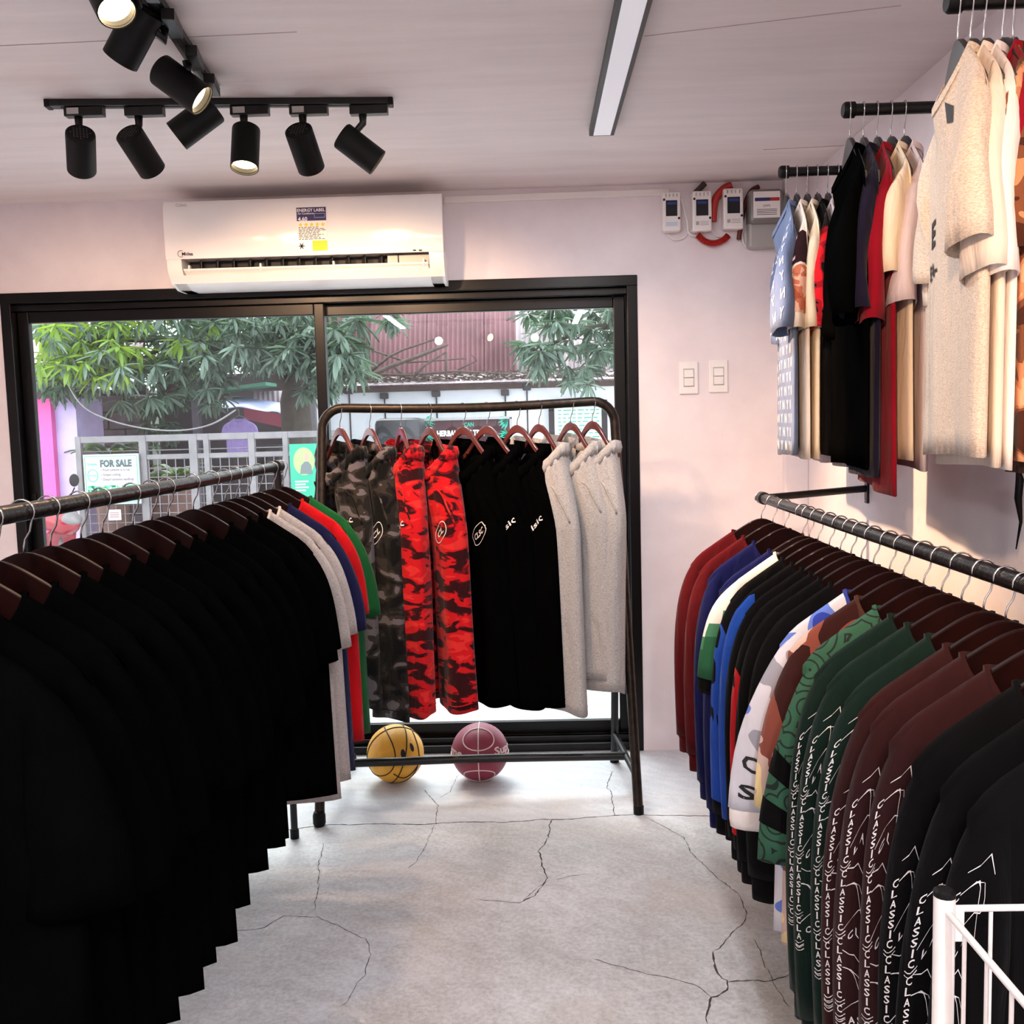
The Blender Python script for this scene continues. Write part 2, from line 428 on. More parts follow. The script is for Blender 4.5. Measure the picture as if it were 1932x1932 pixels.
def bar(name, x0, x1, z0, z1, y0, y1, mt=M_FRAME, bev=0.003):
    return MB().box(((x0+x1)/2, (y0+y1)/2, (z0+z1)/2), (x1-x0, y1-y0, z1-z0), bev=bev).build(name, mt, win)
bar('frame_jamb', WIN_L, WIN_L+0.045, 0, WIN_T, 4.265, 4.43); bar('frame_jamb', WIN_R-0.045, WIN_R, 0, WIN_T, 4.265, 4.43)
bar('frame_head', WIN_L, WIN_R, WIN_T-0.045, WIN_T, 4.262, 4.43)
bar('frame_track', WIN_L, WIN_R, WIN_T-0.075, WIN_T-0.046, 4.30, 4.42)
bar('frame_sill', WIN_L, WIN_R, 0.0, 0.035, 4.28, 4.43)
for y in (4.315, 4.35, 4.39): bar('sill_track', WIN_L+0.045, WIN_R-0.045, 0.035, 0.06, y-0.006, y+0.006, bev=0.001)
MUL = P(607, 700, 4.36).x
def sash(x0, x1, y, sl, sr, zt=WIN_T-0.075):
    s = bpy.data.objects.new('sash', None); COL.objects.link(s); s.parent = win; s.location = ((x0+x1)/2, y, 0)
    def b2(name, a, b, c, d): return MB().box(((a+b)/2-(x0+x1)/2, 0, (c+d)/2), (b-a, 0.032, d-c), bev=0.004).build(name, M_FRAME, s)
    b2('stile', x0, x0+sl, 0.05, zt); b2('stile', x1-sr, x1, 0.05, zt)
    b2('top_rail', x0+sl, x1-sr, zt-0.05, zt); b2('bottom_rail', x0+sl, x1-sr, 0.05, 0.115)
    g = MB().box(((x0+sl+x1-sr)/2-(x0+x1)/2, 0, (0.115+zt-0.05)/2), (x1-sr-x0-sl, 0.005, zt-0.05-0.115)).build('glass_pane', M_GLASS, s)
    return s
s1 = sash(WIN_L+0.046, MUL+0.03, 4.33, 0.05, 0.045); s2 = sash(MUL-0.015, WIN_R-0.046, 4.375, 0.04, 0.05)
MB().box((-(MUL-WIN_L)/2+0.03, -0.02, 1.15), (0.02, 0.012, 0.13), bev=0.004).build('latch', M_BLACKP, s1)

# ------------------------------------------------------------------ air conditioner
acL, acR = P(312, 450, 4.06).x, P(836, 450, 4.06).x
acT, acB = P(600, 372, 4.06).z, P(600, 537, 4.10).z
ac = thing('air_conditioner', 'white wall-mounted split air conditioner above the glass shop front', 'air conditioner', ((acL+acR)/2, WALL_Y, acB))
W2, HH = (acR-acL)/2, acT-acB
prof = [(0.0, 0.0), (-0.10, 0.0), (-0.165, 0.02), (-0.195, 0.055), (-0.205, 0.075)]
prof2 = [(-0.212, 0.115), (-0.215, HH-0.02), (-0.205, HH), (0.0, HH)]
def extr(ps, x0, x1, mt, name, cap=True, sm=True):
    m_ = MB(); n = len(ps)
    m_.add([(x0, y, z) for y, z in ps]+[(x1, y, z) for y, z in ps], [(i, i+1, i+1+n, i+n) for i in range(n-1)]+([(n-1, 0, n, 2*n-1)] if cap else []) + ([tuple(range(n)), tuple(range(2*n-1, n-1, -1))] if cap else []))
    return m_.build(name, mt, ac, smooth=sm, angle=30)
M_ACW = plain('glossy_white_plastic', C(240, 236, 234), 0.12, 0, 0.0, coat=0.5)
extr([(0, 0.0), (-0.10, 0.0), (-0.165, 0.02), (-0.192, 0.05), (-0.14, 0.055), (-0.10, 0.115), (-0.20, 0.12), (-0.205, HH-0.004), (0, HH-0.004)], -W2+0.012, W2-0.012, M_WHITE, 'body')
for s in (-1, 1):
    x0, x1 = sorted((s*W2, s*(W2-0.06)))
    extr(prof+[(-0.2105, 0.118), (-0.21, 0.12), (0, 0.12)], x0, x1, M_WHITE, 'end_cap')
extr([(-0.198, 0.118), (-0.214, 0.112), (-0.219, 0.13), (-0.222, 0.25), (-0.218, HH-0.02), (-0.205, HH), (-0.18, HH)], -W2, W2, M_ACW, 'front_panel', cap=True)
extr([(-0.175, 0.052), (-0.200, 0.068), (-0.203, 0.074), (-0.176, 0.060)], -W2+0.065, W2-0.065, M_WHITE, 'louver')
MB().box((0, -0.12, 0.085), (2*W2-0.13, 0.01, 0.055)).build('outlet', M_DARKG, ac)
for k in range(13):
    x = -W2+0.12+k*(2*W2-0.32)/12
    MB().box((x, -0.15, 0.088), (0.004, 0.05, 0.05), Matrix.Rotation(R(25), 3, 'Z')).build('vane', plain('dark_vane', C(44, 42, 42), .5), ac)
for x in (-W2+0.085, -W2*0.33, W2*0.2, W2-0.085): MB().box((x, -0.185, 0.075), (0.008, 0.02, 0.03), bev=0.002).build('louver_arm', M_WHITE, ac)
MB().box((W2-0.15, -0.16, 0.09), (0.17, 0.02, 0.04)).build('outlet_cover', M_GREYP, ac)
def acf(dy=0.0): return lambda x, z: Vector((x, -0.2225-dy-(0.0 if z > 0.13 else 0.0), z))
def aclab(px, py):
    p = P(px, py, WALL_Y-0.222); return p.x-(acL+acR)/2, p.z-acB
def rect(mb, fn, x0, x1, z0, z1): return mb.add([fn(x0, z0), fn(x1, z0), fn(x1, z1), fn(x0, z1)], [(0, 1, 2, 3)])
lx0, lz1 = aclab(559, 392); lx1, lz0 = aclab(618, 472); lw, lh = lx1-lx0, lz1-lz0
lab = rect(MB(), acf(.0006), lx0, lx1, lz0, lz1).build('energy_label', M_WHITE, ac)
m_ = rect(MB(), acf(.001), lx0, lx1, lz1-lh*0.31, lz1); m_.build('label_header', M_NAVYINK, lab)
m_ = rect(MB(), acf(.001), lx0+lw*.5, lx1, lz0, lz0+lh*0.23); m_.build('label_footer', M_YELLOW, lab)
m_ = MB(); put_text(m_, 'ENERGY LABEL', acf(.0014), lx0+lw*.5, lz1-lh*.065, w=lw*.95, bold=.02)
put_text(m_, 'Air Conditioner', acf(.0014), lx0+lw*.32, lz1-lh*.14, w=lw*.56, bold=.01)
put_text(m_, '4.60', acf(.0014), lx0+lw*.20, lz1-lh*.265, w=lw*.32, bold=.03); m_.build('lettering', M_INKW, lab)
m_ = MB()
for k in range(4): 
    x = lx0+lw*(.62 if k < 2 else .95 if k == 2 else .62)
for (a, b, c, d) in ((.6, .96, .145, .15), (.6, .96, .235, .24), (.6, .606, .145, .24), (.954, .96, .145, .24)):
    rect(m_, acf(.0014), lx0+lw*a, lx0+lw*b, lz1-lh*d, lz1-lh*c)
m_.build('unit_drawing', M_INKW, lab)
m_ = MB()
for k in range(5):
    cx, cz = lx0+lw*(.12+.19*k), lz1-lh*.40; vs = []
    for q in range(10):
        r_ = lw*.075*(1 if q % 2 == 0 else .55); vs.append(acf(.0012)(cx+r_*math.sin(q*PI/5), cz+r_*math.cos(q*PI/5)))
    m_.add(vs, [tuple(range(10))])
m_.build('star_row', M_YELLOW, lab)
m_ = MB(); rnd = random.Random(4)
for k in range(9):
    z = lz1-lh*(.46+.034*k); x = lx0+lw*.05
    while x < lx0+lw*rnd.uniform(.6, .9):
        wd = lw*rnd.uniform(.05, .16); rect(m_, acf(.0012), x, x+wd, z-lh*.008, z+lh*.006); x += wd+lw*.03
for k in range(6):
    a = k*PI/3; cx, cz = lx0+lw*.13, lz0+lh*.11; d = Vector((math.cos(a), math.sin(a))); n_ = Vector((-d.y, d.x))*lw*.018
    e = d*lw*.10
    m_.add([acf(.0012)(cx+n_.x, cz+n_.y), acf(.0012)(cx+e.x+n_.x, cz+e.y+n_.y), acf(.0012)(cx+e.x-n_.x, cz+e.y-n_.y), acf(.0012)(cx-n_.x, cz-n_.y)], [(0, 1, 2, 3)])
m_.build('small_print', M_INK, lab)
x, z = aclab(352, 479); m_ = MB(); put_text(m_, 'Midea', acf(.0008), x+.004, z, w=.045, bold=.015)
m_.tube([acf(.001)(x-.022+.014*math.cos(a), z+.001+.013*math.sin(a)) for a in [R(60+k*15) for k in range(17)]], .0008, 4); m_.build('logo', M_INK, ac)
x, z = aclab(342, 387); m_ = MB(); put_text(m_, 'Celest', acf(.0008), x, z, w=.045); m_.build('model_mark', M_GREYP, ac)
for px in (782, 793):
    x, z = aclab(px, 472); MB().box((x, -.2225, z), (.012, .002, .004)).build('indicator', M_INK, ac)

# ------------------------------------------------------------------ trunking, meters, switches on the front wall
p, q = P(838, 378, WALL_Y), P(1262, 363, WALL_Y)
L = (q-p).length
tr = MB().box(((p.x+q.x)/2, WALL_Y-0.008, (p.z+q.z)/2), (L, 0.016, 0.028), Matrix.Rotation(-math.atan2(q.z-p.z, q.x-p.x), 3, 'Y'), bev=0.003).build('cable_trunking', M_WHITE)
tag(tr, 'thin white cable trunking running under the ceiling from air conditioner to meters', 'trunking')
M_LCD = plain('dark_meter_window', C(14, 16, 26), 0.15); M_LCDB = plain('blue_display', C(36, 60, 130), 0.2)
def meter(px0, py0, px1, py1, label, sticker):
    a, b = P(px0, py0, WALL_Y), P(px1, py1, WALL_Y); w, h = b.x-a.x, a.z-b.z
    t = thing('electric_submeter', label, 'meter', ((a.x+b.x)/2, WALL_Y, (a.z+b.z)/2), group='electricity meters on the front wall')
    MB().box((0, -0.028, 0), (w, 0.056, h), bev=0.008).build('housing', M_WHITE, t)
    MB().box((0, -0.057, h*.08), (w*.62, 0.004, h*.4), bev=0.001).build('display_window', M_LCD, t)
    MB().box((0, -0.0595, h*.2), (w*.5, 0.002, h*.07)).build('display', M_LCDB, t)
    for s in range(4): MB().box((-w*.3+s*w*.2, -0.0565, h*.41), (w*.05, 0.003, h*.08)).build('slot', M_GREYP, t)
    for (sx, sz) in ((-.40, .30), (.40, -.18)): MB().lathe([(0.005, 0), (0.005, 0.003)], (sx*w, -0.056, sz*h), Matrix.Rotation(R(90), 3, 'X'), 10).build('screw', M_INK, t)
    m_ = MB(); fn = lambda x, z: Vector((x, -0.0572, z))
    if sticker: rect(m_, fn, -w*.32, w*.32, -h*.38, -h*.27); m_.build('sticker', plain('pale_blue_paper', C(200, 212, 230), .6), t)
    else:
        for k in range(3): rect(m_, fn, -w*.1, w*.34, -h*(.26+.04*k), -h*(.275+.04*k))
        rect(m_, fn, -w*.32, -w*.16, -h*.35, -h*.26); m_.build('small_print', M_GREYP, t)
    return t
meter(1246, 368, 1281, 440, 'white submeter with a pale blue sticker, nearest the air conditioner', True)
meter(1302, 366, 1339, 440, 'white submeter in the middle, left of the thick red conduit', False)
meter(1360, 361, 1398, 436, 'white submeter beside the grey glass-fronted electricity meter', False)
a, b = P(1406, 366, WALL_Y), P(1468, 470, WALL_Y); w, h = b.x-a.x, a.z-b.z
t = thing('electricity_meter', 'large grey electricity meter with glass front behind the monogram shirt', 'meter', ((a.x+b.x)/2, WALL_Y, (a.z+b.z)/2))
MB().box((0, -0.03, -h*.26), (w*.96, 0.06, h*.48), bev=0.01).build('terminal_cover', M_GREYP, t)
MB().box((0, -0.045, h*.2), (w, 0.09, h*.6), bev=0.014).build('housing', plain('smoky_grey_plastic', C(120, 116, 112), .25), t)
MB().box((0, -0.0915, h*.22), (w*.8, 0.003, h*.46), bev=0.002).build('dial_plate', M_WHITE, t)
m_ = MB(); rect(m_, lambda x, z: Vector((x, -.0935, z)), -w*.36, w*.1, h*.28, h*.34); m_.build('counter', M_NAVYINK, t)
m_ = MB(); rect(m_, lambda x, z: Vector((x, -.0935, z)), w*.1, w*.38, h*.28, h*.34); m_.build('counter_red', M_RED, t)
m_ = MB(); put_text(m_, 'kWh', lambda x, z: Vector((x, -.0935, z)), 0, h*.2, w=w*.2)
for k in range(4): rect(m_, lambda x, z: Vector((x, -.0935, z)), -w*.3, w*.3, h*(.13-.03*k), h*(.14-.03*k))
m_.build('small_print', M_INK, t)
def cable(name, pts, r, mt, label, Y=WALL_Y-0.02, ribs=False):
    q = [P(x, y, Y) for x, y in pts]; path = []
    for i in range(len(q)-1):
        p0, p1, p2, p3 = q[max(i-1, 0)], q[i], q[i+1], q[min(i+2, len(q)-1)]
        for k in range(10 if not ribs else 16):
            t_ = k/(10 if not ribs else 16)
            path.append(0.5*((2*p1)+(-p0+p2)*t_+(2*p0-5*p1+4*p2-p3)*t_*t_+(-p0+3*p1-3*p2+p3)*t_**3))
    path.append(q[-1])
    rs = [r*(1.15 if k % 2 else 0.85) for k in range(len(path))] if ribs else r
    o = MB().tube(path, rs, 8).build(name, mt, smooth=not ribs); return tag(o, label, 'cable', 'cables around the electricity meters')
cable('flexible_conduit', [(1316, 443), (1330, 455), (1348, 459), (1366, 452), (1374, 444)], 0.013, M_RED, 'ribbed red flexible conduit looping under the white submeters', ribs=True)
cable('conduit', [(1345, 418), (1347, 392), (1352, 372), (1366, 356), (1380, 350)], 0.016, M_RED, 'thick red conduit rising to the ceiling between two submeters')
for k, (pts, lb) in enumerate([([(1260, 442), (1272, 452), (1290, 448), (1298, 430), (1292, 400), (1284, 372)], 'thin white wire looping from the stickered submeter'),
                  ([(1286, 374), (1294, 410), (1300, 440), (1316, 446), (1322, 440)], 'thin white wire dropping between the two left submeters'),
                  ([(1341, 430), (1352, 445), (1366, 446), (1374, 438)], 'thin white wire looping under the third submeter'),
                  ([(1398, 372), (1405, 395), (1400, 430), (1402, 455), (1408, 466)], 'white wire running down beside the grey electricity meter')]):
    cable('wire', pts, 0.0035, M_WHITE, lb, WALL_Y-0.012)
cable('conduit', [(1394, 452), (1396, 436), (1404, 392), (1416, 362), (1432, 352)], 0.010, plain('dark_red_conduit', C(96, 26, 26), .5), 'dark red conduit behind the grey electricity meter')
cable('wire_bundle', [(1312, 364), (1322, 354), (1330, 346)], 0.012, plain('dusty_black_tape', C(70, 54, 50), .8), 'taped dark wire bundle above the middle submeter')
def switch(px, py, label, tog):
    c = P(px, py, WALL_Y)
    t = thing('light_switch', label, 'switch', (c.x, WALL_Y, c.z), group='light switches on the front wall')
    MB().box((0, -0.005, 0), (0.080, 0.010, 0.138), bev=0.004).build('plate', M_WHITE, t)
    for k in range(tog):
        MB().box((0, -0.012, (0.018-0.036*k)), (0.040, 0.008, 0.033), Matrix.Rotation(R(6 if k else -6), 3, 'X'), bev=0.002).build('rocker', M_WHITE, t)
    MB().box((0, -0.0088, 0), (0.046, 0.004, 0.078), bev=0.001).build('rocker_surround', M_GREYP, t)
switch(1299, 713, 'white double light switch nearer the glass shop front', 2)
switch(1355, 710, 'white double light switch nearer the hanging shirts', 2)

# ------------------------------------------------------------------ ceiling lights
M_WARM = emit('warm_lamp', (1.0, 0.74, 0.42, 1), 14.0)
M_COOL = emit('cool_tube', (0.92, 0.95, 1.0, 1), 6.0)
M_DIFF = emit('dim_diffuser', (0.86, 0.88, 1.0, 1), 0.16)
WARM = (1.0, 0.64, 0.38)
def track(a, b, label):
    a, b = Vector(a), Vector(b); L = (b-a).length; ang = math.atan2(b.y-a.y, b.x-a.x)
    t = thing('track_rail', label, 'track rail', ((a.x+b.x)/2, (a.y+b.y)/2, CEIL), (0, 0, ang), 'ceiling track rails')
    MB().box((0, 0, -0.010), (L, 0.036, 0.020), bev=0.002).build('rail', M_BLACK, t)
    MB().box((0, 0, -0.0205), (L-0.06, 0.012, 0.002)).build('slot', M_DARKG, t)
    for s in (-1, 1): MB().box((s*(L/2+0.006), 0, -0.011), (0.016, 0.038, 0.023), bev=0.003).build('end_cap', M_BLACKP, t)
    return t, a, b
HR, HL = 0.042, 0.135
def lamp(on_track, head_c, d, label, energy=14, aim=None, sticker=False, size=62, ang=0.0):
    """head_c: centre of the head; d: beam direction"""
    d = Vector(d).normalized(); head_c = Vector(head_c); tp = Vector((on_track[0], on_track[1], CEIL-0.022))
    t = thing('track_spotlight', label, 'spotlight', tp, group='black track spotlights')
    MB().box((0.02, 0, -0.013), (0.115, 0.030, 0.026), Matrix.Rotation(ang, 3, 'Z'), bev=0.002).build('adapter', M_BLACK, t)
    if sticker: MB().box((-0.01, -0.0155, -0.012), (0.036, 0.001, 0.018)).build('sticker', M_GREYP, t)
    back = head_c-d*HL*0.30-tp
    MB().tube([(0, 0, -0.02), (0, 0, -0.05), back*0.6+Vector((0, 0, -0.02)), back], [0.013, 0.011, 0.010, 0.009], 8).build('stem', M_BLACK, t, smooth=True)
    rot = d.to_track_quat('Z', 'Y').to_matrix(); c = head_c-tp
    h = MB().lathe([(0.0, -HL/2), (HR*.86, -HL/2), (HR*.98, -HL/2+0.004), (HR, -HL/2+0.01), (HR, HL/2), (HR*.93, HL/2), (HR*.90, HL/2-0.03), (HR*0.5, HL/2-0.045), (0.0, HL/2-0.045)], c, rot, 32, cap=False).build('head', M_BLACKP, t, smooth=True, angle=35)
    m_ = MB()
    for i in range(-3, 4):
        for j in range(-3, 4):
            if i*i+j*j < 10: m_.lathe([(0.0028, -HL/2-0.0006), (0.0028, -HL/2+0.001)], c+rot @ Vector((i*0.009, j*0.009, 0)), rot, 6)
    m_.build('vent_holes', plain('vent_hole', C(60, 58, 56), .6), h)
    MB().lathe([(0.0, HL/2-0.022), (HR*.90, HL/2-0.022), (HR*.90, HL/2-0.020), (0, HL/2-0.020)], c, rot, 24, cap=False).build('lens', M_WARM, t)
    MB().lathe([(HR*.90, HL/2-0.006), (HR*.97, HL/2+0.001), (HR*1.0, HL/2-0.004)], c, rot, 32, cap=False).build('rim', M_BLACK, t)
    ld = bpy.data.lights.new('spotlight_beam', 'SPOT'); ld.energy = energy; ld.color = WARM; ld.spot_size = R(size); ld.spot_blend = 0.7; ld.shadow_soft_size = 0.035
    lo = bpy.data.objects.new('beam', ld); COL.objects.link(lo); lo.parent = t; lo.location = c+d*(HL/2+0.004)
    dd = (Vector(aim)-head_c).normalized() if aim else d
    lo.rotation_euler = dd.to_track_quat('-Z', 'Y').to_euler()
    return t
A0, A1 = PZ(95, 190, CEIL), PZ(733, 186, CEIL)
track((A0.x, A0.y, CEIL), (A1.x, A1.y, CEIL), 'long black ceiling track parallel to the shop front')
B0 = PZ(400, 160, CEIL); B1 = PZ(297, 0, CEIL); d_ = (B1-B0).normalized()*1.5; B1 = B0+d_
track((B0.x, B0.y, CEIL), (B1.x, B1.y, CEIL), 'black ceiling track running towards the camera at right angles')
def on_a(px):
    t_ = (px-95)/(733-95); return A0.lerp(A1, t_)
ZL = CEIL-0.165
LA = [(153, 286, (-.35, .74, -.62), 'black track spotlight at the left end of the long track', 20, True),
      (265, 286, (.2, .76, -.62), 'black track spotlight second from the left end of the long track', 34, False),
      (463, 279, (0.0, -.30, -.95), 'straight-down lit spotlight in the middle of the long track', 20, True),
      (575, 281, (.1, .74, -.66), 'black track spotlight second from the right end of the long track', 34, True),
      (678, 281, (.78, .18, -.6), 'sideways-tilted spotlight at the right end of the long track', 150, False)]
for px, py, d, lb, e, st in LA:
    q = on_a(px-(8 if px < 600 else -4)); hc = P(px, py, q.y+0.01); lamp((q.x, q.y), hc, d, lb, e, sticker=st, size=96 if px != 678 else 54, aim=None if px != 678 else (1.18, 3.25, 0.98))
def on_b(s): return B0+(B1-B0).normalized()*s
q = on_b(.10); lamp((q.x, q.y), P(370, 230, q.y), (-.78, -.12, -.58), 'spotlight tilted left nearest the track crossing', 24, ang=R(100))
q = on_b(.30); lamp((q.x, q.y), P(341, 160, q.y), (.78, .02, -.60), 'lit spotlight tilted right towards the pants rack', 30, aim=(0.48, 4.27, 1.45), size=36, ang=R(100))
q = on_b(.52); lamp((q.x, q.y), P(252, 65, q.y-.02), (-.62, .25, -.74), 'large-looking black spotlight tilted left near the top edge', 24, ang=R(100))
q = on_b(.72); lamp((q.x, q.y), P(200, -18, q.y), (.45, -.35, -.82), 'lit spotlight cut off by the top left edge', 14, ang=R(100))
# the track behind the camera that shows in the glass
K0, K1 = Vector((-1.4, -0.7, CEIL)), Vector((0.6, -0.7, CEIL))
track(K0, K1, 'black ceiling track behind the camera')
lamp((-0.85, -0.7), (-0.85, -0.66, ZL), (-.1, .86, -.5), 'left of the three spotlights behind the camera', 22, size=70)
lamp((-0.40, -0.7), (-0.40, -0.66, ZL), (0.62, .95, -.34), 'middle of the three spotlights behind the camera', 170, aim=(1.18, 2.45, 1.35), size=34)
lamp((0.05, -0.7), (0.05, -0.66, ZL), (.0, .9, -.42), 'right of the three spotlights behind the camera', 22, size=70)

def strip_light(c, L, label, mt, energy):
    t = thing('strip_light', label, 'strip light', (c[0], c[1], CEIL), group='ceiling strip lights')
    MB().box((0, 0, -0.012), (0.085, L, 0.024), bev=0.002).build('channel', M_BLACK, t)
    MB().box((0, 0, -0.0245), (0.058, L-0.03, 0.004), bev=0.001).build('diffuser', mt, t)
    if energy:
        ld = bpy.data.lights.new('strip_glow', 'AREA'); ld.shape = 'RECTANGLE'; ld.size = 0.055; ld.size_y = L-0.04; ld.energy = energy; ld.color = (0.93, 0.95, 1.0)
        lo = bpy.data.objects.new('glow', ld); COL.objects.link(lo); lo.parent = t; lo.location = (0, 0, -0.030)
c0, c1 = PZ(1132, 243, CEIL), PZ(1187, 0, CEIL)
yl = c0.y-(-0.2); strip_light((0.262, c0.y-0.62), 1.24, 'narrow black ceiling channel with a pale diffuser', M_DIFF, 11)
strip_light((0.45, -0.5), 1.2, 'lit strip light behind the camera on the right', M_COOL, 25)
strip_light((-1.25, -0.5), 1.2, 'lit strip light behind the camera on the left', M_COOL, 25)
# ------------------------------------------------------------------ hangers
def hanger_top(x):
    a = abs(x); return -0.0725-0.124*(math.sqrt((a/0.21)**2+0.03)-0.1732)/0.842-8*max(0, a-0.2)**2
def build_hanger(mt, slim=1.0, wide=1.0):
    t = bpy.data.objects.new('coat_hanger', None); t.empty_display_size = 0.05; COL.objects.link(t)
    rings = []
    for k in range(29):
        x = -0.215+0.43*k/28; a = abs(x)/0.215
        zt = hanger_top(x) if slim == 1.0 else -0.0725-0.115*(0.5-0.5*math.cos(PI*min(1, abs(x)/0.21))); zt -= 0.005*a*a; th = (0.050-0.020*a)*slim; zb = zt-th
        if slim == 1.0: zb = min(zb, -0.165) if a < 0.75 else zb
        yb = 0.003*a*a; hw = 0.0062
        x *= wide
        rings.append([(x, yb-hw, zb+0.002), (x, yb-hw*.7, zb), (x, yb+hw*.7, zb), (x, yb+hw, zb+0.002), (x, yb+hw, zt-0.002), (x, yb+hw*.7, zt), (x, yb-hw*.7, zt), (x, yb-hw, zt-0.002)])
    MB().loft(rings, True, True, True).build('hanger_body', mt, t, smooth=True, angle=22)
    path = [(0, 0, -0.08), (0, 0, -0.062), (0.003, 0, -0.050), (0.012, 0, -0.036)]
    for k in range(13):
        a = R(-40+k*20); path.append((0.0215*math.cos(a), 0, 0.0215*math.sin(a)-0.002))
    MB().tube(path, 0.0019, 6).build('hook', M_CHROME, t, smooth=True)
    return t
HPROTO = {}
def hanger(kind, label, loc, rz, tilt=0.0):
    mt = {'dark': M_WOOD, 'red': M_WOODR, 'black': M_BHANG}[kind]
    if kind not in HPROTO: t = HPROTO[kind] = build_hanger(mt, 0.62 if kind == 'red' else 1.0, 0.68 if kind == 'red' else 1.0)
    else: t = copy_tree(HPROTO[kind])
    t.location = loc; t.rotation_euler = (0, tilt, rz)
    return tag(t, label, 'hanger', {'dark': 'dark wooden hangers on the side rails', 'red': 'mahogany hangers on the pants rack', 'black': 'black hangers on the wall rails'}[kind])

# ------------------------------------------------------------------ tops
XN = 0.100
def smooth01(x): x = max(0.0, min(1.0, x)); return x*x*(3-2*x)
class Top:
    """a shirt hanging from a hanger; x is the shoulder direction, -y the front, origin at the rail"""
    def __init__(s, seed, hem=-0.95, width=0.262, T=0.028, xs=0.245, sleeve='short', xo=0.325, zo=-0.53, drape=0.012, flare=0.015, sway=0.0, swing=0.0, sw=0.15):
        s.swing = swing
        s.r = random.Random(seed); s.hem = hem; s.w = width; s.T = T; s.xs = xs; s.kind = sleeve; s.xo = xo; s.zo = zo; s.A = drape; s.fl = flare; s.sway = sway; s.sw = sw
        s.ph = [s.r.uniform(0, 6.28) for _ in range(6)]; s.k = [s.r.uniform(14, 20), s.r.uniform(28, 38)]
    def ztop(s, x, side):
        z = hanger_top(x)+0.006
        if abs(x) < XN:
            e = math.sqrt(max(0, 1-(x/XN)**2)); z = hanger_top(XN)+0.006-(0.085 if side < 0 else 0.012)*e
        return z
    def yoff(s, x, v):
        return s.A*v*(math.sin(s.k[0]*x+s.ph[0]+v*1.5)*0.8+0.35*math.sin(s.k[1]*x+s.ph[1]-v*2))+s.sway*v*v
    def pt(s, u, v, side):
        x0 = u*s.xs; zt = s.ztop(x0, side); hemz = s.hem+0.008*math.sin(7*x0+s.ph[2])
        z = zt+(hemz-zt)*v
        wv = s.xs+(s.w-s.xs)*smooth01(v*2.5)+s.fl*v
        x = u*wv
        g = math.sqrt(min(1, v/0.14)); e = math.sqrt(max(0, 1-abs(u)**2.6))
        th = s.T*g*e
        if abs(x0) < XN: th = max(th, 0.040*math.sqrt(max(0, 1-(x0/XN)**2))*(1-smooth01(v*5))+th*smooth01(v*5))
        fold = 0.006*v*math.sin(s.k[1]*0.7*x+s.ph[3]+side)*e
        return Vector((x, side*(th+fold)+s.yoff(x, v), z))
    def on_body(s, x, z, side=-1, off=0.0018):
        u = x/s.w; v = 0.5
        for _ in range(6):
            wv = s.xs+(s.w-s.xs)*smooth01(v*2.5)+s.fl*v; u = max(-.999, min(.999, x/wv))
            zt = s.ztop(u*s.xs, side); v = max(0.0, min(1.0, (z-zt)/(s.hem-zt)))
        p = s.pt(u, v, side); return Vector((x, p.y+side*off, z))
    def body(s):
        xt = [-s.xs+(s.xs-XN)*k/7 for k in range(7)]+[-XN+2*XN*k/10 for k in range(11)]+[XN+(s.xs-XN)*(k+1)/7 for k in range(7)]
        vs = [0, .012, .03, .06, .10, .15, .22]+[.22+.78*k/12 for k in range(1, 13)]
        m_ = MB()
        for side in (-1, 1): m_.grid([[s.pt(x/s.xs, v, side) for x in xt] for v in vs])
        return m_
    def edges(s, sx):
        xs = s.xs; zs = hanger_top(xs)+0.006
        if s.kind == 'short':
            O = [(xs-.075, hanger_top(xs-.075)+.005), (xs+.020, hanger_top(xs-.075)-.058), (s.xo-.012, s.zo+.20), (s.xo, s.zo)]
            I = [(xs-.060, zs-.17), (xs-.045, zs-.21), (s.xo-s.sw-.005, s.zo+.10), (s.xo-s.sw, s.zo-.02)]
        else:
            O = [(xs-.075, hanger_top(xs-.075)+.005), (xs+.045, hanger_top(xs-.075)-.070), (s.xo+.008, s.zo+.48), (s.xo-.012, s.zo)]
            I = [(xs-.060, zs-.17), (xs-.040, zs-.24), (s.xo-.105, s.zo+.30), (s.xo-.100, s.zo)]
        f = lambda q: [Vector((a, 0, b)) for a, b in q]
        return f(O), f(I)
    def sl(s, sx, t, th, off=0.0):
        O, I = s.edges(sx); a = bez(O, t); b = bez(I, t); mid = (a+b)/2; h = (a-b)/2
        bt = (0.007+0.025*smooth01(t*3)) if s.kind == 'short' else (0.007+0.027*smooth01(t*3.5)-0.004*t)
        w1 = 1+0.10*math.sin(9*t+s.ph[4]+sx)
        y = -bt*w1*math.sin(th)
        y += 0.006*math.sin(11*t+3*math.cos(th)+s.ph[5])*t + s.sway*t*0.5 - (s.swing*smooth01(t*1.4) if sx > 0 else 0.0)
        n = Vector((math.cos(th)*1.0, 0, 0))
        p = mid+h*math.cos(th); p.y += y
        if off: p += (h.normalized()*math.cos(th)+Vector((0, -1, 0))*math.sin(th))*off
        return Vector((p.x*sx, p.y, p.z))
    def sleeve(s, sx):
        m_ = MB(); nt_ = 14 if s.kind == 'short' else 24
        m_.loft([[s.sl(sx, k/nt_, 2*PI*j/16) for j in range(16)] for k in range(nt_+1)]); return m_
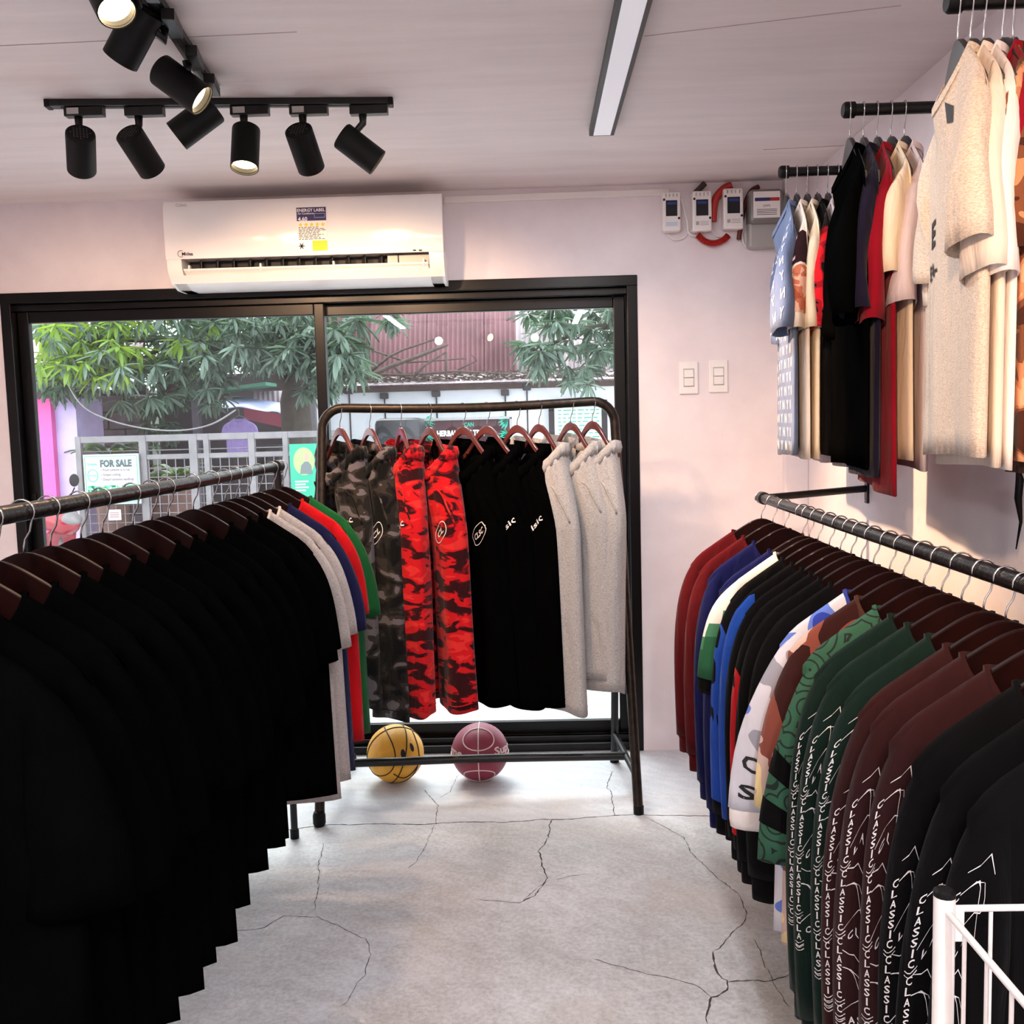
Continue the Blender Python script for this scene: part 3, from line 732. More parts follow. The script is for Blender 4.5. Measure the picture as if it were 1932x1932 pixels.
    def cuff(s, sx, h=0.06, shrink=0.82):
        m_ = MB(); rings = []
        for k in range(4):
            q = []
            for j in range(16):
                c = sum((s.sl(sx, 1, 2*PI*i/16) for i in range(16)), Vector())/16; p = s.sl(sx, 1, 2*PI*j/16)
                f = (0.97, shrink, shrink, shrink*.97)[k]; q.append(c+(p-c)*f+Vector((0, 0, (0.006, -0.012, -h*.6, -h)[k])))
            rings.append(q)
        return m_.loft(rings)
    def collar(s, r=0.009):
        path = []
        for k in range(40):
            a = 2*PI*k/40; x = XN*math.cos(a); side = -1 if math.sin(a) >= 0 else 1
            p = s.pt(x/s.xs, 0.0, side); path.append(p)
        m_ = MB(); vs = []; n = len(path); rings = []
        for k, p in enumerate(path):
            c = Vector((0, p.y*0.2, p.z)); o = Vector((p.x, p.y, 0)); o = o.normalized() if o.length > 1e-6 else Vector((1, 0, 0))
            rings.append([p+o*0.004+Vector((0, 0, -0.010)), p+o*0.004+Vector((0, 0, 0.006)), p-o*0.003+Vector((0, 0, 0.008)), p-o*0.004+Vector((0, 0, -0.008))])
        rings.append(rings[0]); return m_.loft(rings)
SHIRTS = []
def shirt(name, label, cat, loc, rz, top, mats, group, hk='dark', hlabel=None, cuffs=False, hem_band=False, tilt=0.0, hem_label=None):
    """mats: body, sleeve, collar, cuff"""
    t = thing(name, label, cat, loc, (0, tilt, rz), group)
    b = top.body().build('body', mats.get('body'), t, smooth=True, weld=True, solid=0.0022)
    sls = []
    for sx in (-1, 1):
        s_ = top.sleeve(sx).build('sleeve', mats.get('sleeve', mats['body']), t, smooth=True, solid=0.0022); sls.append(s_)
        if cuffs: top.cuff(sx, cuffs if isinstance(cuffs, float) else 0.06, 0.80 if top.kind != 'short' else 0.97).build('cuff', mats.get('cuff', mats['body']), s_, smooth=True, solid=0.002)
    top.collar().build('collar', mats.get('collar', mats['body']), t, smooth=True, angle=50)
    if hem_band:
        rows = []
        for v in (0.925, 0.94, 0.97, 1.002): rows.append(v)
        m_ = MB()
        for side in (-1, 1):
            m_.grid([[top.pt(-1+2*i/20, v, side)+Vector((0, side*(0.004 if v > .93 else 0.001), 0)) for i in range(21)] for v in rows])
        m_.build('hem_band', mats.get('cuff', mats['body']), t, smooth=True, solid=0.002)
    h = hanger(hk, hlabel or 'hanger holding the '+label, loc, rz, tilt)
    t['hanger'] = h.name
    return t, b, sls
def arc_strip(mb, fn, pts, w):
    """outline print: a ribbon along pts in a 2-D chart"""
    for i in range(len(pts)-1):
        a, b = Vector(pts[i]), Vector(pts[i+1]); d = b-a
        if d.length < 1e-9: continue
        n = Vector((-d.y, d.x)).normalized()*w/2
        mb.add([fn(*(a+n)), fn(*(b+n)), fn(*(b-n)), fn(*(a-n))], [(0, 1, 2, 3)])
def classic_print(top, sx, parent, th0=0.15, t0=0.30, reps=3, petals=True, seed=0):
    """stacked CLASSIC lettering and petal outlines down a long sleeve"""
    O, I = top.edges(sx); Ln = (O[0]-O[3]).length
    def hw(t): return ((bez(O, t)-bez(I, t)).length/2)
    z_start = top.sl(sx, t0, 0.3).z
    def fn(a, b):      # a: across the front of the sleeve in metres from its outer fold, b: metres down
        zt_ = z_start-b; lo, hi = 0.0, 0.995
        for _ in range(3 if a == 0 else 11):
            t = (lo+hi)/2; h = hw(t)
            if top.sl(sx, t, min(1.5, a/0.034)).z > zt_: lo = t
            else: hi = t
        th = 0.0; acc = 0.0
        while acc < a and th < 2.6:
            acc += 0.05*math.hypot(h*math.sin(th), 0.032*math.cos(th)); th += 0.05
        th -= max(0.0, acc-a)/max(1e-6, math.hypot(h*math.sin(th), 0.032*math.cos(th)))
        return top.sl(sx, t, th, 0.0022)
    m_ = MB(); y = 0.02
    L0 = (1-t0)*Ln
    for r_ in range(reps+2):
        for ch in 'CLASSIC':
            if y > L0-0.03: break
            put_text(m_, ch, (lambda q, z: fn(q, -z)), 0.020, -y, h=0.0125, w=0.0105 if ch != 'I' else 0.0032, bold=0.012); y += 0.0155
        for g in (0, 0.006):
            arc_strip(m_, fn, [(0.010+0.003*k, y-0.005+g+0.003*math.sin(k*.6)) for k in range(8)], 0.0013)
        y += 0.009
    if petals:
        b = -0.01; rnd = random.Random(seed)
        while b < L0-0.13:
            w = 0.045
            arc_strip(m_, fn, [(0.026, b), (0.040, b+.012), (0.05, b+.02), (0.026+w, b+.026)], 0.0012)
            arc_strip(m_, fn, [(0.026+w*math.sin(PI*k/8), b+.03+.075*k/8) for k in range(9)], 0.0012)
            arc_strip(m_, fn, [(0.026+w*k/8, b+.03+.075*(k/8)**2) for k in range(9)], 0.0012)
            put_text(m_, rnd.choice(['C L', 'L A', 'S I', 'A S']), (lambda q, z: fn(q, -z)), 0.048, -(b+.122), h=0.012, bold=0.02)
            b += 0.14
    return m_.build('sleeve_lettering', M_INKW, parent)

# ------------------------------------------------------------------ pants
def pants(label, loc, rz, mt, seed, hem=-1.22, group='pants on the free-standing rack', hw=0.145, logo=None, spread=0.0, lean=0.0, flarex=1.0):
    rnd = random.Random(seed); ph = [rnd.uniform(0, 6.28) for _ in range(8)]
    t = thing('pants', label, 'pants', loc, (lean, 0, rz), group)
    ZW = -0.132
    def zt(x, y):
        e = max(0, 1-(x/hw)**2); return ZW-(0.0625+0.0525*max(-1, min(1, -y/0.035)))*e-0.10*x
    # waistband
    rings = []
    for k in range(73):
        a = 2*PI*k/72; x = hw*math.cos(a); y = 0.068*math.sin(a); rf = 0.004*math.sin(a*23+ph[0])
        o = Vector((math.cos(a)*0.6, math.sin(a), 0)).normalized(); p = Vector((x, y, zt(x, y)))
        rings.append([p+o*(0.005+rf)+Vector((0, 0, -0.048)), p+o*(0.010+rf)+Vector((0, 0, -0.024)), p+o*(0.004+rf), p-o*(0.004-rf)+Vector((0, 0, 0.001)), p-o*(0.005-rf)+Vector((0, 0, -0.046))])
    MB().loft(rings).build('waistband', mt, t, smooth=True)
    def leg(sx, v, th, off=0.0):
        k_ = smooth01(v*3.2)
        cx = hw*0.5*(1-k_)+(0.100+spread*v)*k_; ax = (hw*0.5+.000)*(1-k_)+(0.104*flarex*(1+.22*v*v))*k_; ay = 0.058*(1-k_)+(0.052-.006*v)*k_
        gath = 0.16*math.sin(13*th+ph[1])*(1-smooth01(v*2.8))*smooth01(v*14); fold = (0.16*math.sin(3*th+ph[2]+sx)+0.11*math.sin(5*th+ph[3]+v*2))*smooth01(v*2)
        c, s_ = math.cos(th), math.sin(th)
        x = cx+ax*c*(1+fold*.3)+off*c; y = (ay*(1+gath+fold)+off)*s_
        if v < 0.31: y *= 1.0
        x0 = max(-hw, min(hw, cx+ax*c)); e_ = max(0, 1-(x0/hw)**2); z0 = ZW-(0.0625+0.0525*max(-1, min(1, -s_*1.6)))*e_-0.10*x0*sx-0.040
        z = z0+(hem+0.01*math.sin(2*th+ph[4])-z0)*v
        return Vector((x*sx, y+0.02*v*v*math.sin(ph[5]+sx), z))
    legs = []
    for sx in (-1, 1):
        m_ = MB().loft([[leg(sx, (k/26)**1.15, 2*PI*j/40) for j in range(40)] for k in range(27)])
        lg = m_.build('leg', mt, t, smooth=True, solid=0.0025); legs.append(lg)
        # hem stitching and pocket
        m2 = MB(); rr = [[leg(sx, v, 2*PI*j/40, 0.0025) for j in range(41)] for v in (0.965, 0.969)]; m2.grid(rr)
        m2.build('hem_seam', mt, lg, smooth=True)
        pk = MB(); 
        q = [leg(sx, .09+.17*k/10, -1.05+0.55*k/10*1.0, 0.003) for k in range(11)]
        pk.tube(q, 0.0035, 6).build('pocket_welt', mt, t, smooth=True)
    return t, legs, leg
# ------------------------------------------------------------------ fabrics
F_BLACK = fabric('black_jersey', C(5, 5, 5), 0.2, 0.97, 0.0, spec=0.0)
F_BLACKS = fabric('black_fleece', C(13, 12, 13), 0.2, 0.92, 0.03, spec=.04)
F_GREY = heather('grey_heather', C(178, 168, 164), C(150, 141, 138))
F_CREAMH = heather('oatmeal_heather', C(222, 205, 186), C(186, 168, 150))
F_GREYH = heather('pale_grey_marl', C(184, 180, 178), C(146, 141, 138))
F_NAVY = fabric('navy_jersey', C(22, 24, 60)); F_NAVYD = fabric('midnight_jersey', C(24, 20, 40))
F_RED = fabric('bright_red_jersey', C(176, 10, 20)); F_GREEN = fabric('bottle_green_jersey', C(14, 78, 38))
F_CRIMSON = fabric('crimson_fleece', C(76, 6, 14)); F_ROYAL = fabric('royal_blue_fleece', C(11, 16, 66))
F_WHITE = fabric('white_jersey', C(232, 222, 218), 0.03); F_OFFW = fabric('warm_white_jersey', C(228, 212, 196), 0.03)
F_LILAC = fabric('cool_white_jersey', C(214, 198, 200), 0.03)
F_CREAM = fabric('cream_jersey', C(232, 214, 186), 0.03)
F_MAROON = fabric('deep_red_jersey', C(138, 14, 34)); F_DGREEN = fabric('dark_green_fleece', C(13, 31, 25)); F_DBROWN = fabric('dark_maroon_fleece', C(44, 18, 18))
F_BBLUE = fabric('bright_blue_mesh', C(28, 68, 154))
F_DENIM = fabric('faded_denim', C(104, 117, 146), 0.12); 
F_RCAMO = camo('red_camouflage', [C(46, 7, 12), C(100, 12, 20), C(188, 20, 28), C(206, 44, 42)], 10, (1, 1, 2.4), 1.0, (0.455, 0.485, 0.60))
F_DCAMO = camo('charcoal_camouflage', [C(10, 10, 10), C(28, 25, 24), C(48, 43, 40), C(96, 90, 94)], 10, (1, 1, 1.6), 4.0, (0.46, 0.53, 0.60))
F_BCAMO = camo('brown_camouflage', [C(70, 36, 24), C(120, 72, 46), C(196, 132, 92), C(226, 164, 124)], 7, (1, 1, 1.3), 2.0, (0.44, 0.51, 0.57))
F_WCAMO = camo('blue_white_camouflage', [C(48, 66, 160), C(96, 122, 200), C(206, 204, 212), C(150, 150, 160)], 6, (1, 1, 1), 3.0, (0.40, 0.45, 0.62))
F_TCAMO = camo('brown_pink_camouflage', [C(52, 24, 22), C(130, 70, 58), C(200, 172, 160), C(232, 206, 150)], 6, (1, 1, 1), 6.0, (0.44, 0.52, 0.60))
def paisley():
    mt, nt, b = new_mat('green_paisley'); v = coords(nt)
    vo = N(nt, 'ShaderNodeTexVoronoi'); vo.inputs['Scale'].default_value = 16; nt.links.new(v, vo.inputs['Vector'])
    mth = N(nt, 'ShaderNodeMath', operation='MULTIPLY'); mth.inputs[1].default_value = 26; nt.links.new(vo.outputs['Distance'], mth.inputs[0])
    sn = N(nt, 'ShaderNodeMath', operation='SINE'); nt.links.new(mth.outputs[0], sn.inputs[0])
    nt.links.new(ramp(nt, sn.outputs[0], [(0.0, C(36, 84, 60)), (0.72, C(10, 24, 19))], True), b.inputs['Base Color'])
    b.inputs['Roughness'].default_value = 0.85; return mt
F_PAIS = paisley()
def pixel_fade():
    mt, nt, b = new_mat('white_green_pixel_fade'); v = coords(nt)
    sp = N(nt, 'ShaderNodeSeparateXYZ'); nt.links.new(v, sp.inputs[0])
    n1 = N(nt, 'ShaderNodeTexWhiteNoise', noise_dimensions='1D')
    q = N(nt, 'ShaderNodeMath', operation='SNAP'); q.inputs[1].default_value = 0.012; nt.links.new(sp.outputs['Y'], q.inputs[0]); nt.links.new(q.outputs[0], n1.inputs['W'])
    zz = N(nt, 'ShaderNodeMath', operation='MULTIPLY_ADD'); zz.inputs[1].default_value = 0.09; nt.links.new(n1.outputs['Value'], zz.inputs[0]); nt.links.new(sp.outputs['Z'], zz.inputs[2])
    sc = N(nt, 'ShaderNodeMapRange'); sc.inputs['From Min'].default_value = -0.60; sc.inputs['From Max'].default_value = 0.0; nt.links.new(zz.outputs[0], sc.inputs['Value'])
    nt.links.new(ramp(nt, sc.outputs[0], [(0.0, C(22, 88, 52)), (0.50, C(60, 120, 84)), (0.56, C(226, 222, 212))], True), b.inputs['Base Color'])
    b.inputs['Roughness'].default_value = 0.85; return mt
F_PIX = pixel_fade()
F_REDPRINT = camo('red_black_print', [C(20, 10, 12), C(150, 16, 28), C(206, 24, 36)], 14, (1, 1, 1), 8.0, (0.47, 0.54))
F_ORANGE = camo('rusty_orange_print', [C(168, 84, 58), C(190, 108, 80), C(222, 170, 146)], 18, (1, 1, 1), 5.0, (0.46, 0.56))

# ------------------------------------------------------------------ left rail
LX, LZ = -0.89, 1.34
lr_end = 3.40; lr_near = 0.75
rack = thing('clothes_rail', 'long black pipe rail on the left packed with black shirts', 'clothes rail', (LX, lr_end, 0))
MB().tube([(0, 0.0, LZ), (0, -0.9, LZ-0.004), (0, -1.8, LZ-0.002), (0, lr_near-lr_end, LZ)], 0.0165, 16).build('rail', M_PIPE, rack, smooth=True, angle=60)
for y in (0, lr_near-lr_end):
    MB().tube([(0, y, 0.0), (0, y, LZ-0.02)], 0.0125, 12).build('leg', M_BLACK, rack, smooth=True, angle=60)
    MB().tube([(0, y+0.022, LZ), (0, y-0.022, LZ)], 0.022, 16).build('corner_joint', M_BLACK, rack, smooth=True, angle=60)
    MB().lathe([(0.016, 0), (0.016, 0.03), (0.013, 0.034)], (0, y, 0), None, 14).build('foot_cap', M_BLACKP, rack)
    MB().tube([(0, y, LZ*0.5), (-0.9, y, LZ*0.5), (LEFT_X-LX, y, LZ*0.5)], 0.0125, 10).build('wall_arm', M_BLACK, rack, smooth=True, angle=60)
lpx = [531, 513, 487, 464, 444, 423, 399, 362, 314, 283, 247, 189, 148, 90, 40]
LYS = [PX(px, 880+(535-px)*0.1533, LX).y for px in lpx]
for k in range(1, len(LYS)):
    if LYS[k] > LYS[k-1]-0.075: LYS[k] = LYS[k-1]-0.075
LYS += [LYS[-1]-0.10*(k+1) for k in range(4)]
LS = [('green', F_GREEN, 'bottle green t-shirt at the window end of the left rail'), ('red', F_RED, 'bright red t-shirt on the left rail beside the green one'),
      ('navy', F_NAVY, 'navy t-shirt on the left rail between red and grey ones'), ('grey', F_GREY, 'grey heather t-shirt on the left rail next to the navy one'),
      ('grey', F_GREY, 'grey heather t-shirt on the left rail next to the black ones')]
nb = 0
for i, y in enumerate(LYS):
    if i < 5: mt, lb = LS[i][1], LS[i][2]
    else:
        lb = 'black t-shirt, %s of the black ones from the window on left rail' % ORD[nb]; nb += 1; mt = F_BLACK
    rnd = random.Random(i+50)
    tp = Top(i+100, hem=-(0.985+rnd.uniform(-.03, .03) if i < 6 else 0.885+rnd.uniform(-.03, .03)), width=(0.258 if i < 6 else .244)+rnd.uniform(0, .012), T=0.026, xo=0.322+rnd.uniform(-.012, .02), zo=-0.53+rnd.uniform(-.03, .03), drape=0.008, sway=rnd.uniform(-.012, .012))
    t, b, sl = shirt('t_shirt', lb, 't-shirt', (LX, y, LZ), R(rnd.uniform(-4, 4)), tp, dict(body=mt, collar=F_OFFW if LS[min(i, 4)][0] == 'grey' and i < 5 else mt), 't-shirts on the left rail', 'dark', 'hanger of the '+lb)
    if i in (7, 9, 11, 12):   # small white neck labels catching the light
        m_ = MB(); m_.add([(-.02, .030, -.125), (.02, .030, -.125), (.02, .030, -.15), (-.02, .030, -.15)], [(0, 1, 2, 3)]); m_.build('neck_label', M_INKW, t, solid=0.001)

# ------------------------------------------------------------------ right rail
RX, RZ = 0.79, 1.19
r_end = PX(1440, 940, RX).y; r_near = 0.95
pl = Vector((WALL_X, PX(1632, 920, WALL_X-.01).y, 1.207))
rack = thing('wall_rail', 'black pipe rail bracketed to the right wall holding long-sleeved shirts', 'clothes rail', (RX, r_end, RZ))
MB().tube([(0, 0.02, 0), (0, -0.8, -0.002), (0, r_near-r_end, 0)], 0.0165, 16).build('rail', M_PIPE, rack, smooth=True, angle=60)
for y, w in ((0.0, pl.y-r_end), (r_near-r_end, 0.0)):
    MB().tube([(0, y, 0), (0.02, y+w*.05, 0.001), (WALL_X-RX-0.004, y+w, pl.z-RZ)], 0.0125, 12).build('wall_arm', M_BLACK, rack, smooth=True, angle=60)
    MB().box((WALL_X-RX-0.004, y+w, pl.z-RZ), (0.008, 0.032, 0.105), bev=0.006).build('wall_plate', M_BLACK, rack)
    for s in (-1, 1): MB().lathe([(0.006, 0), (0.004, 0.004), (0, 0.005)], (WALL_X-RX-0.008, y+w, pl.z-RZ+s*.038), Matrix.Rotation(R(-90), 3, 'Y'), 10, cap=False).build('screw', M_CHROME, rack)
    MB().tube([(0, y+0.024, 0), (0, y-0.018, 0)], 0.0215, 14).build('corner_joint', M_BLACK, rack, smooth=True, angle=60)
rv = [500, 570, 635, 733, 763, 815, 877, 937, 995, 1050, 1117, 1205, 1280, 1390, 1488, 1597, 1717, 1838, 1935]
RYS = []
for v in rv:
    px = 1260+v/2.875; RYS.append(PX(px, 940+(px-1440)*.305, RX).y)
RYS[0] -= 0.02
for k in range(1, len(RYS)):
    if RYS[k] > RYS[k-1]-0.066: RYS[k] = RYS[k-1]-0.066
RYS += [RYS[-1]-0.088*(k+1) for k in range(4)]
RS = [('sweatshirt', 'crimson long-sleeved sweatshirt at the window end of the right rail', 'crim'), ('sweatshirt', 'crimson long-sleeved sweatshirt next to the blue ones', 'crim'),
      ('sweatshirt', 'royal blue sweatshirt next to the crimson ones', 'royal'), ('sweatshirt', 'royal blue sweatshirt next to the white and green shirt', 'royal'),
      ('jersey_shirt', 'white shirt fading in pixels to green with black cuffs', 'pix'),
      ('jersey_shirt', 'black jersey with bright blue sleeves next to the white and green shirt', 'blk_blue'),
      ('jersey_shirt', 'second black jersey with bright blue sleeves', 'blk_blue'),
      ('jersey_shirt', 'black long-sleeved jersey right after the blue-sleeved ones', 'blk'),
      ('jersey_shirt', 'black jersey with a red lower panel on the right rail', 'blk_red'),
      ('jersey_shirt', 'black long-sleeved jersey after the red-panelled one', 'blk'),
      ('jersey_shirt', 'black long-sleeved jersey before the white and blue camouflage shirt', 'blk'),
      ('camouflage_jersey', 'white and blue camouflage jersey with a blue rib collar', 'wcamo'), ('camouflage_jersey', 'brown and pink camouflage jersey with a brown rib collar', 'tcamo'),
      ('paisley_shirt', 'green paisley shirt with black bands on the sleeve', 'pais'),
      ('long_sleeve_shirt', 'dark green long-sleeved shirt next to the paisley one', 'dg'), ('long_sleeve_shirt', 'middle of three dark green long-sleeved shirts', 'dg'), ('long_sleeve_shirt', 'dark green long-sleeved shirt next to the dark maroon ones', 'dg'),
      ('long_sleeve_shirt', 'dark maroon long-sleeved shirt next to the dark green ones', 'db'), ('long_sleeve_shirt', 'middle of three dark maroon long-sleeved shirts', 'db'), ('long_sleeve_shirt', 'dark maroon long-sleeved shirt next to the charcoal ones', 'db'),
      ('long_sleeve_shirt', 'charcoal black long-sleeved shirt next to the dark maroon ones', 'bk'), ('long_sleeve_shirt', 'middle of three charcoal long-sleeved shirts above the white wire bin', 'bk'), ('long_sleeve_shirt', 'charcoal long-sleeved shirt nearest the camera on the right rail', 'bk')]
RM = {'crim': F_CRIMSON, 'royal': F_ROYAL, 'pix': F_PIX, 'blk_blue': F_BLACKS, 'blk': F_BLACKS, 'blk_red': F_BLACKS, 'wcamo': F_WCAMO, 'tcamo': F_TCAMO, 'pais': F_PAIS, 'dg': F_DGREEN, 'db': F_DBROWN, 'bk': F_BLACKS}
def on_sleeve_band(tp, sx, t0, t1, mt, parent, name):
    m_ = MB().loft([[tp.sl(sx, t0+(t1-t0)*k/4, 2*PI*j/16, 0.003) for j in range(16)] for k in range(5)]); return m_.build(name, mt, parent, smooth=True)
for i, (nm, lb, kd) in enumerate(RS):
    rnd = random.Random(i+500); y = RYS[i]
    long_ = kd not in ('pix', 'wcamo', 'tcamo', 'pais')
    hem = {'crim': -.90, 'royal': -.93, 'dg': -.90, 'db': -.94, 'bk': -.96}.get(kd, -.88)+rnd.uniform(-.02, .02)
    tp = Top(i+900, hem=hem, width=0.245, T=0.024, sleeve='long' if long_ else 'short', xo=(0.305 if long_ else 0.325)+rnd.uniform(-.012, .008), zo=(hem+.05 if kd not in ('dg', 'db', 'bk') else hem+.03) if long_ else (-.57 if kd != 'pais' else -.60), drape=0.006, sway=rnd.uniform(-.006, .006))
    if kd == 'pix': tp.zo = -.47
    if kd == 'wcamo': tp.xo, tp.zo, tp.sw = .365, -.60, .19
    if kd == 'pais': tp.xo, tp.zo = .34, -.64
    ms = dict(body=RM[kd])
    if kd == 'pix': ms['cuff'] = F_BLACKS
    if kd == 'blk_blue': ms['sleeve'] = F_BBLUE if i == 6 else F_BLACKS
    if kd == 'wcamo': ms['collar'] = fabric('blue_rib', C(52, 66, 150)); ms['cuff'] = F_WHITE
    if kd == 'tcamo': ms['collar'] = fabric('brown_rib', C(74, 44, 36))
    t, b, sl = shirt(nm, lb, 'shirt', (RX, y, RZ), R(rnd.uniform(-3, 3)), tp, ms, 'shirts on the right rail', 'dark', 'hanger of the '+lb, cuffs=(0.06 if long_ else (0.045 if kd in ('pix', 'wcamo') else False)), hem_band=kd in ('crim', 'royal'))
    if kd in ('dg', 'db', 'bk'):
        classic_print(tp, -1, sl[0], t0=(.40, .36, .44)[i % 3] if kd == 'dg' else (.44, .38, .50)[i % 3], reps=3, petals=True, seed=i)
    if kd == 'pais':
        on_sleeve_band(tp, -1, .60, .69, F_BLACKS, sl[0], 'sleeve_band'); on_sleeve_band(tp, -1, .78, .87, F_BLACKS, sl[0], 'sleeve_band')
    if kd == 'blk_blue':
        on_sleeve_band(tp, -1, .40, .97, F_BBLUE, sl[0], 'blue_panel') if i == 5 else None
    if kd == 'blk_red':
        on_sleeve_band(tp, -1, .52, .97, F_RED, sl[0], 'red_panel')
    if kd == 'wcamo':
        m_ = MB(); put_text(m_, 'C', lambda a, z: tp.sl(-1, z, a, .0025), .9, .80, h=-.07, w=.6, bold=.03); put_text(m_, 'S', lambda a, z: tp.sl(-1, z, a, .0025), .9, .92, h=-.06, w=.6, bold=.03); m_.build('sleeve_lettering', M_INK, sl[0])

# ------------------------------------------------------------------ face-out rails on the right wall
FZ = 2.27
def face_out(px, py, label):
    p = PZ(px, py, FZ)
    t = thing('face_out_rail', label, 'wall rail', (WALL_X, p.y, FZ), group='face-out rails on the right wall')
    L = WALL_X-p.x
    MB().tube([(-L+0.012, 0, 0), (0, 0, 0)], 0.0155, 16).build('rail', M_BLACK, t, smooth=True, angle=60)
    MB().tube([(-L, 0, 0), (-L+0.006, 0, 0), (-L+0.03, 0, 0)], [0.017, 0.021, 0.021], 16).build('end_cap', M_BLACKP, t, smooth=True, angle=50)
    MB().lathe([(0.038, 0), (0.038, 0.006), (0.02, 0.012)], (0, 0, 0), Matrix.Rotation(R(-90), 3, 'Y'), 20).build('wall_flange', M_BLACK, t)
    return p
p1 = face_out(1470, 325, 'black face-out rail nearest the shop front'); p2 = face_out(1590, 208, 'middle black face-out rail holding black and white shirts'); p3 = face_out(1785, 5, 'black face-out rail nearest the camera with the oatmeal shirt')
def hx(px, py, p): return PX(px, py, 1).x
def xs_at(pxs, p, py): return [P(px, py, p.y).x for px in pxs]
def side_shirt(i, p, x, label, mats, hem=-.93, zo=-.53, T=.014, drape=.006, sway=0, rz=0, xo=.30, group='shirts on the face-out rails', width=.262, sw=.15, swing=None):
    rnd = random.Random(i+70); rz = rz-R((8 if i < 6 else 9.5 if i < 11 else 12)+rnd.uniform(-1.5, 1.5))
    tp = Top(i+300, hem=hem, width=width, T=T, xo=xo, zo=zo, drape=drape, sway=sway, flare=.012, sw=sw, swing=(.03 if i < 6 else .05 if i < 11 else .025) if swing is None else swing)
    t, b, sl = shirt('t_shirt', label, 't-shirt', (x, p.y, FZ), R(-90)+rz, tp, mats, group, 'black', 'hanger of the '+label)
    return tp, t, b, sl
X1 = xs_at([1483, 1499, 1509, 1522, 1534, 1562], p1, 330)
for k in range(1, 6): X1[k] = max(X1[k], X1[k-1]+0.034)
X2 = xs_at([1603, 1612, 1622, 1646, 1674], p2, 215)
for k in range(1, 5): X2[k] = max(X2[k], X2[k-1]+0.036)
X3 = xs_at([1808, 1832, 1857, 1892, 1912], p3, 30)
X3.append(X3[-1]+.045)
# rail by the window
tp, t, b, sl = side_shirt(0, p1, X1[0], 'faded blue monogram t-shirt hanging nearest the electricity meter', dict(body=F_DENIM), xo=.315)
rnd = random.Random(3); m_ = MB()
for r_ in range(15):
    for c_ in range(9):
        x = -.235+c_*.058+(.029 if r_ % 2 else 0); z = -.28-r_*.044
        if abs(x) < .25 and z > tp.hem+.02: put_text(m_, 'NY'[(c_+r_) % 2], lambda a, q: tp.on_body(a, q, -1), x, z, h=.030, bold=.02)
m_.build('monogram_print', M_INKW, b)
for sx, s_ in ((-1, sl[0]), (1, sl[1])):
    m_ = MB()
    for r_ in range(8):
        for c_ in range(4):
            put_text(m_, 'NY'[(c_+r_) % 2], lambda a, q: tp.sl(sx, q, a if sx > 0 else a, .002), .35+c_*.85, .12+r_*.115, h=-.065, w=.36, bold=.012)
    m_.build('monogram_print', M_INKW, s_)
tp, t, b, sl = side_shirt(1, p1, X1[1], 'cream t-shirt with rust orange sleeve panel beside the monogram shirt', dict(body=F_OFFW, sleeve=F_OFFW), xo=.30)
for s_, sx in ((sl[0], -1), (sl[1], 1)):
    on_sleeve_band(tp, sx, .62, .92, F_ORANGE, s_, 'sleeve_panel'); on_sleeve_band(tp, sx, .30, .60, fabric('dark_plaid', C(44, 20, 24)), s_, 'plaid_band')
    m_ = MB(); 
    for a0 in (.4, 1.3, 2.2): rect(m_, lambda a, q: tp.sl(sx, q, a, .005), a0, a0+.5, .33, .57)
    m_.build('plaid_squares', fabric('pale_pink_print', C(222, 188, 186)), s_)
tp, t, b, sl = side_shirt(2, p1, X1[2], 'plain cream t-shirt between the rust-sleeved and black-red shirts', dict(body=F_CREAM), xo=.295)
tp, t, b, sl = side_shirt(3, p1, X1[3], 'black t-shirt with red printed sleeves and figure graphic', dict(body=F_BLACKS, sleeve=F_REDPRINT), xo=.31)
m_ = MB()
for (x, z, w, h) in ((-.05, -.50, .05, .05), (-.03, -.56, .12, .02), (-.06, -.60, .03, .09), (.0, -.62, .10, .018)): rect(m_, lambda a, q: tp.on_body(a, q, -1), x, x+w, z-h, z)
m_.build('figure_print', fabric('tan_print', C(196, 150, 108)), b)
m_ = MB()
for (x, z, w, h) in ((-.10, -.72, .06, .10), (.02, -.76, .05, .08), (.08, -.66, .012, .18)): rect(m_, lambda a, q: tp.on_body(a, q, -1), x, x+w, z-h, z)
m_.build('blue_print', fabric('blue_grey_print', C(84, 110, 160)), b)
side_shirt(4, p1, X1[4], 'pale grey t-shirt behind the black-red printed one', dict(body=F_LILAC), xo=.30, hem=-.955)
side_shirt(5, p1, X1[5], 'pale grey t-shirt at the wall side of the first face-out rail', dict(body=F_LILAC), xo=.30, hem=-.96)
# middle rail
side_shirt(6, p2, X2[0], 'black t-shirt at the tip of the middle face-out rail', dict(body=F_BLACK), hem=-.94, xo=.335, zo=-.56, width=.28)
side_shirt(7, p2, X2[1], 'midnight navy t-shirt on the middle face-out rail', dict(body=F_NAVYD), hem=-.955, xo=.325, zo=-.545, width=.27)
side_shirt(8, p2, X2[2], 'deep red t-shirt showing below the black ones', dict(body=F_MAROON), hem=-1.0, xo=.31, zo=-.57, width=.268)
side_shirt(9, p2, X2[3], 'cream t-shirt on the middle face-out rail', dict(body=F_CREAM), hem=-.92, xo=.30, zo=-.46)
tp, t, b, sl = side_shirt(10, p2, X2[4], 'pinkish white t-shirt with dark teal chest print nearest the wall', dict(body=F_LILAC), hem=-.945, xo=.31, zo=-.53)
m_ = MB(); rect(m_, lambda a, q: tp.on_body(a, q, -1), -.10, .16, -.62, -.50); m_.build('print_panel', fabric('dark_teal_print', C(30, 60, 66)), b)
m_ = MB(); put_text(m_, 'IN', lambda a, q: tp.on_body(a, q, -1, .003), .06, -.56, h=.08, bold=.02); m_.build('print_lettering', M_INKW, b)
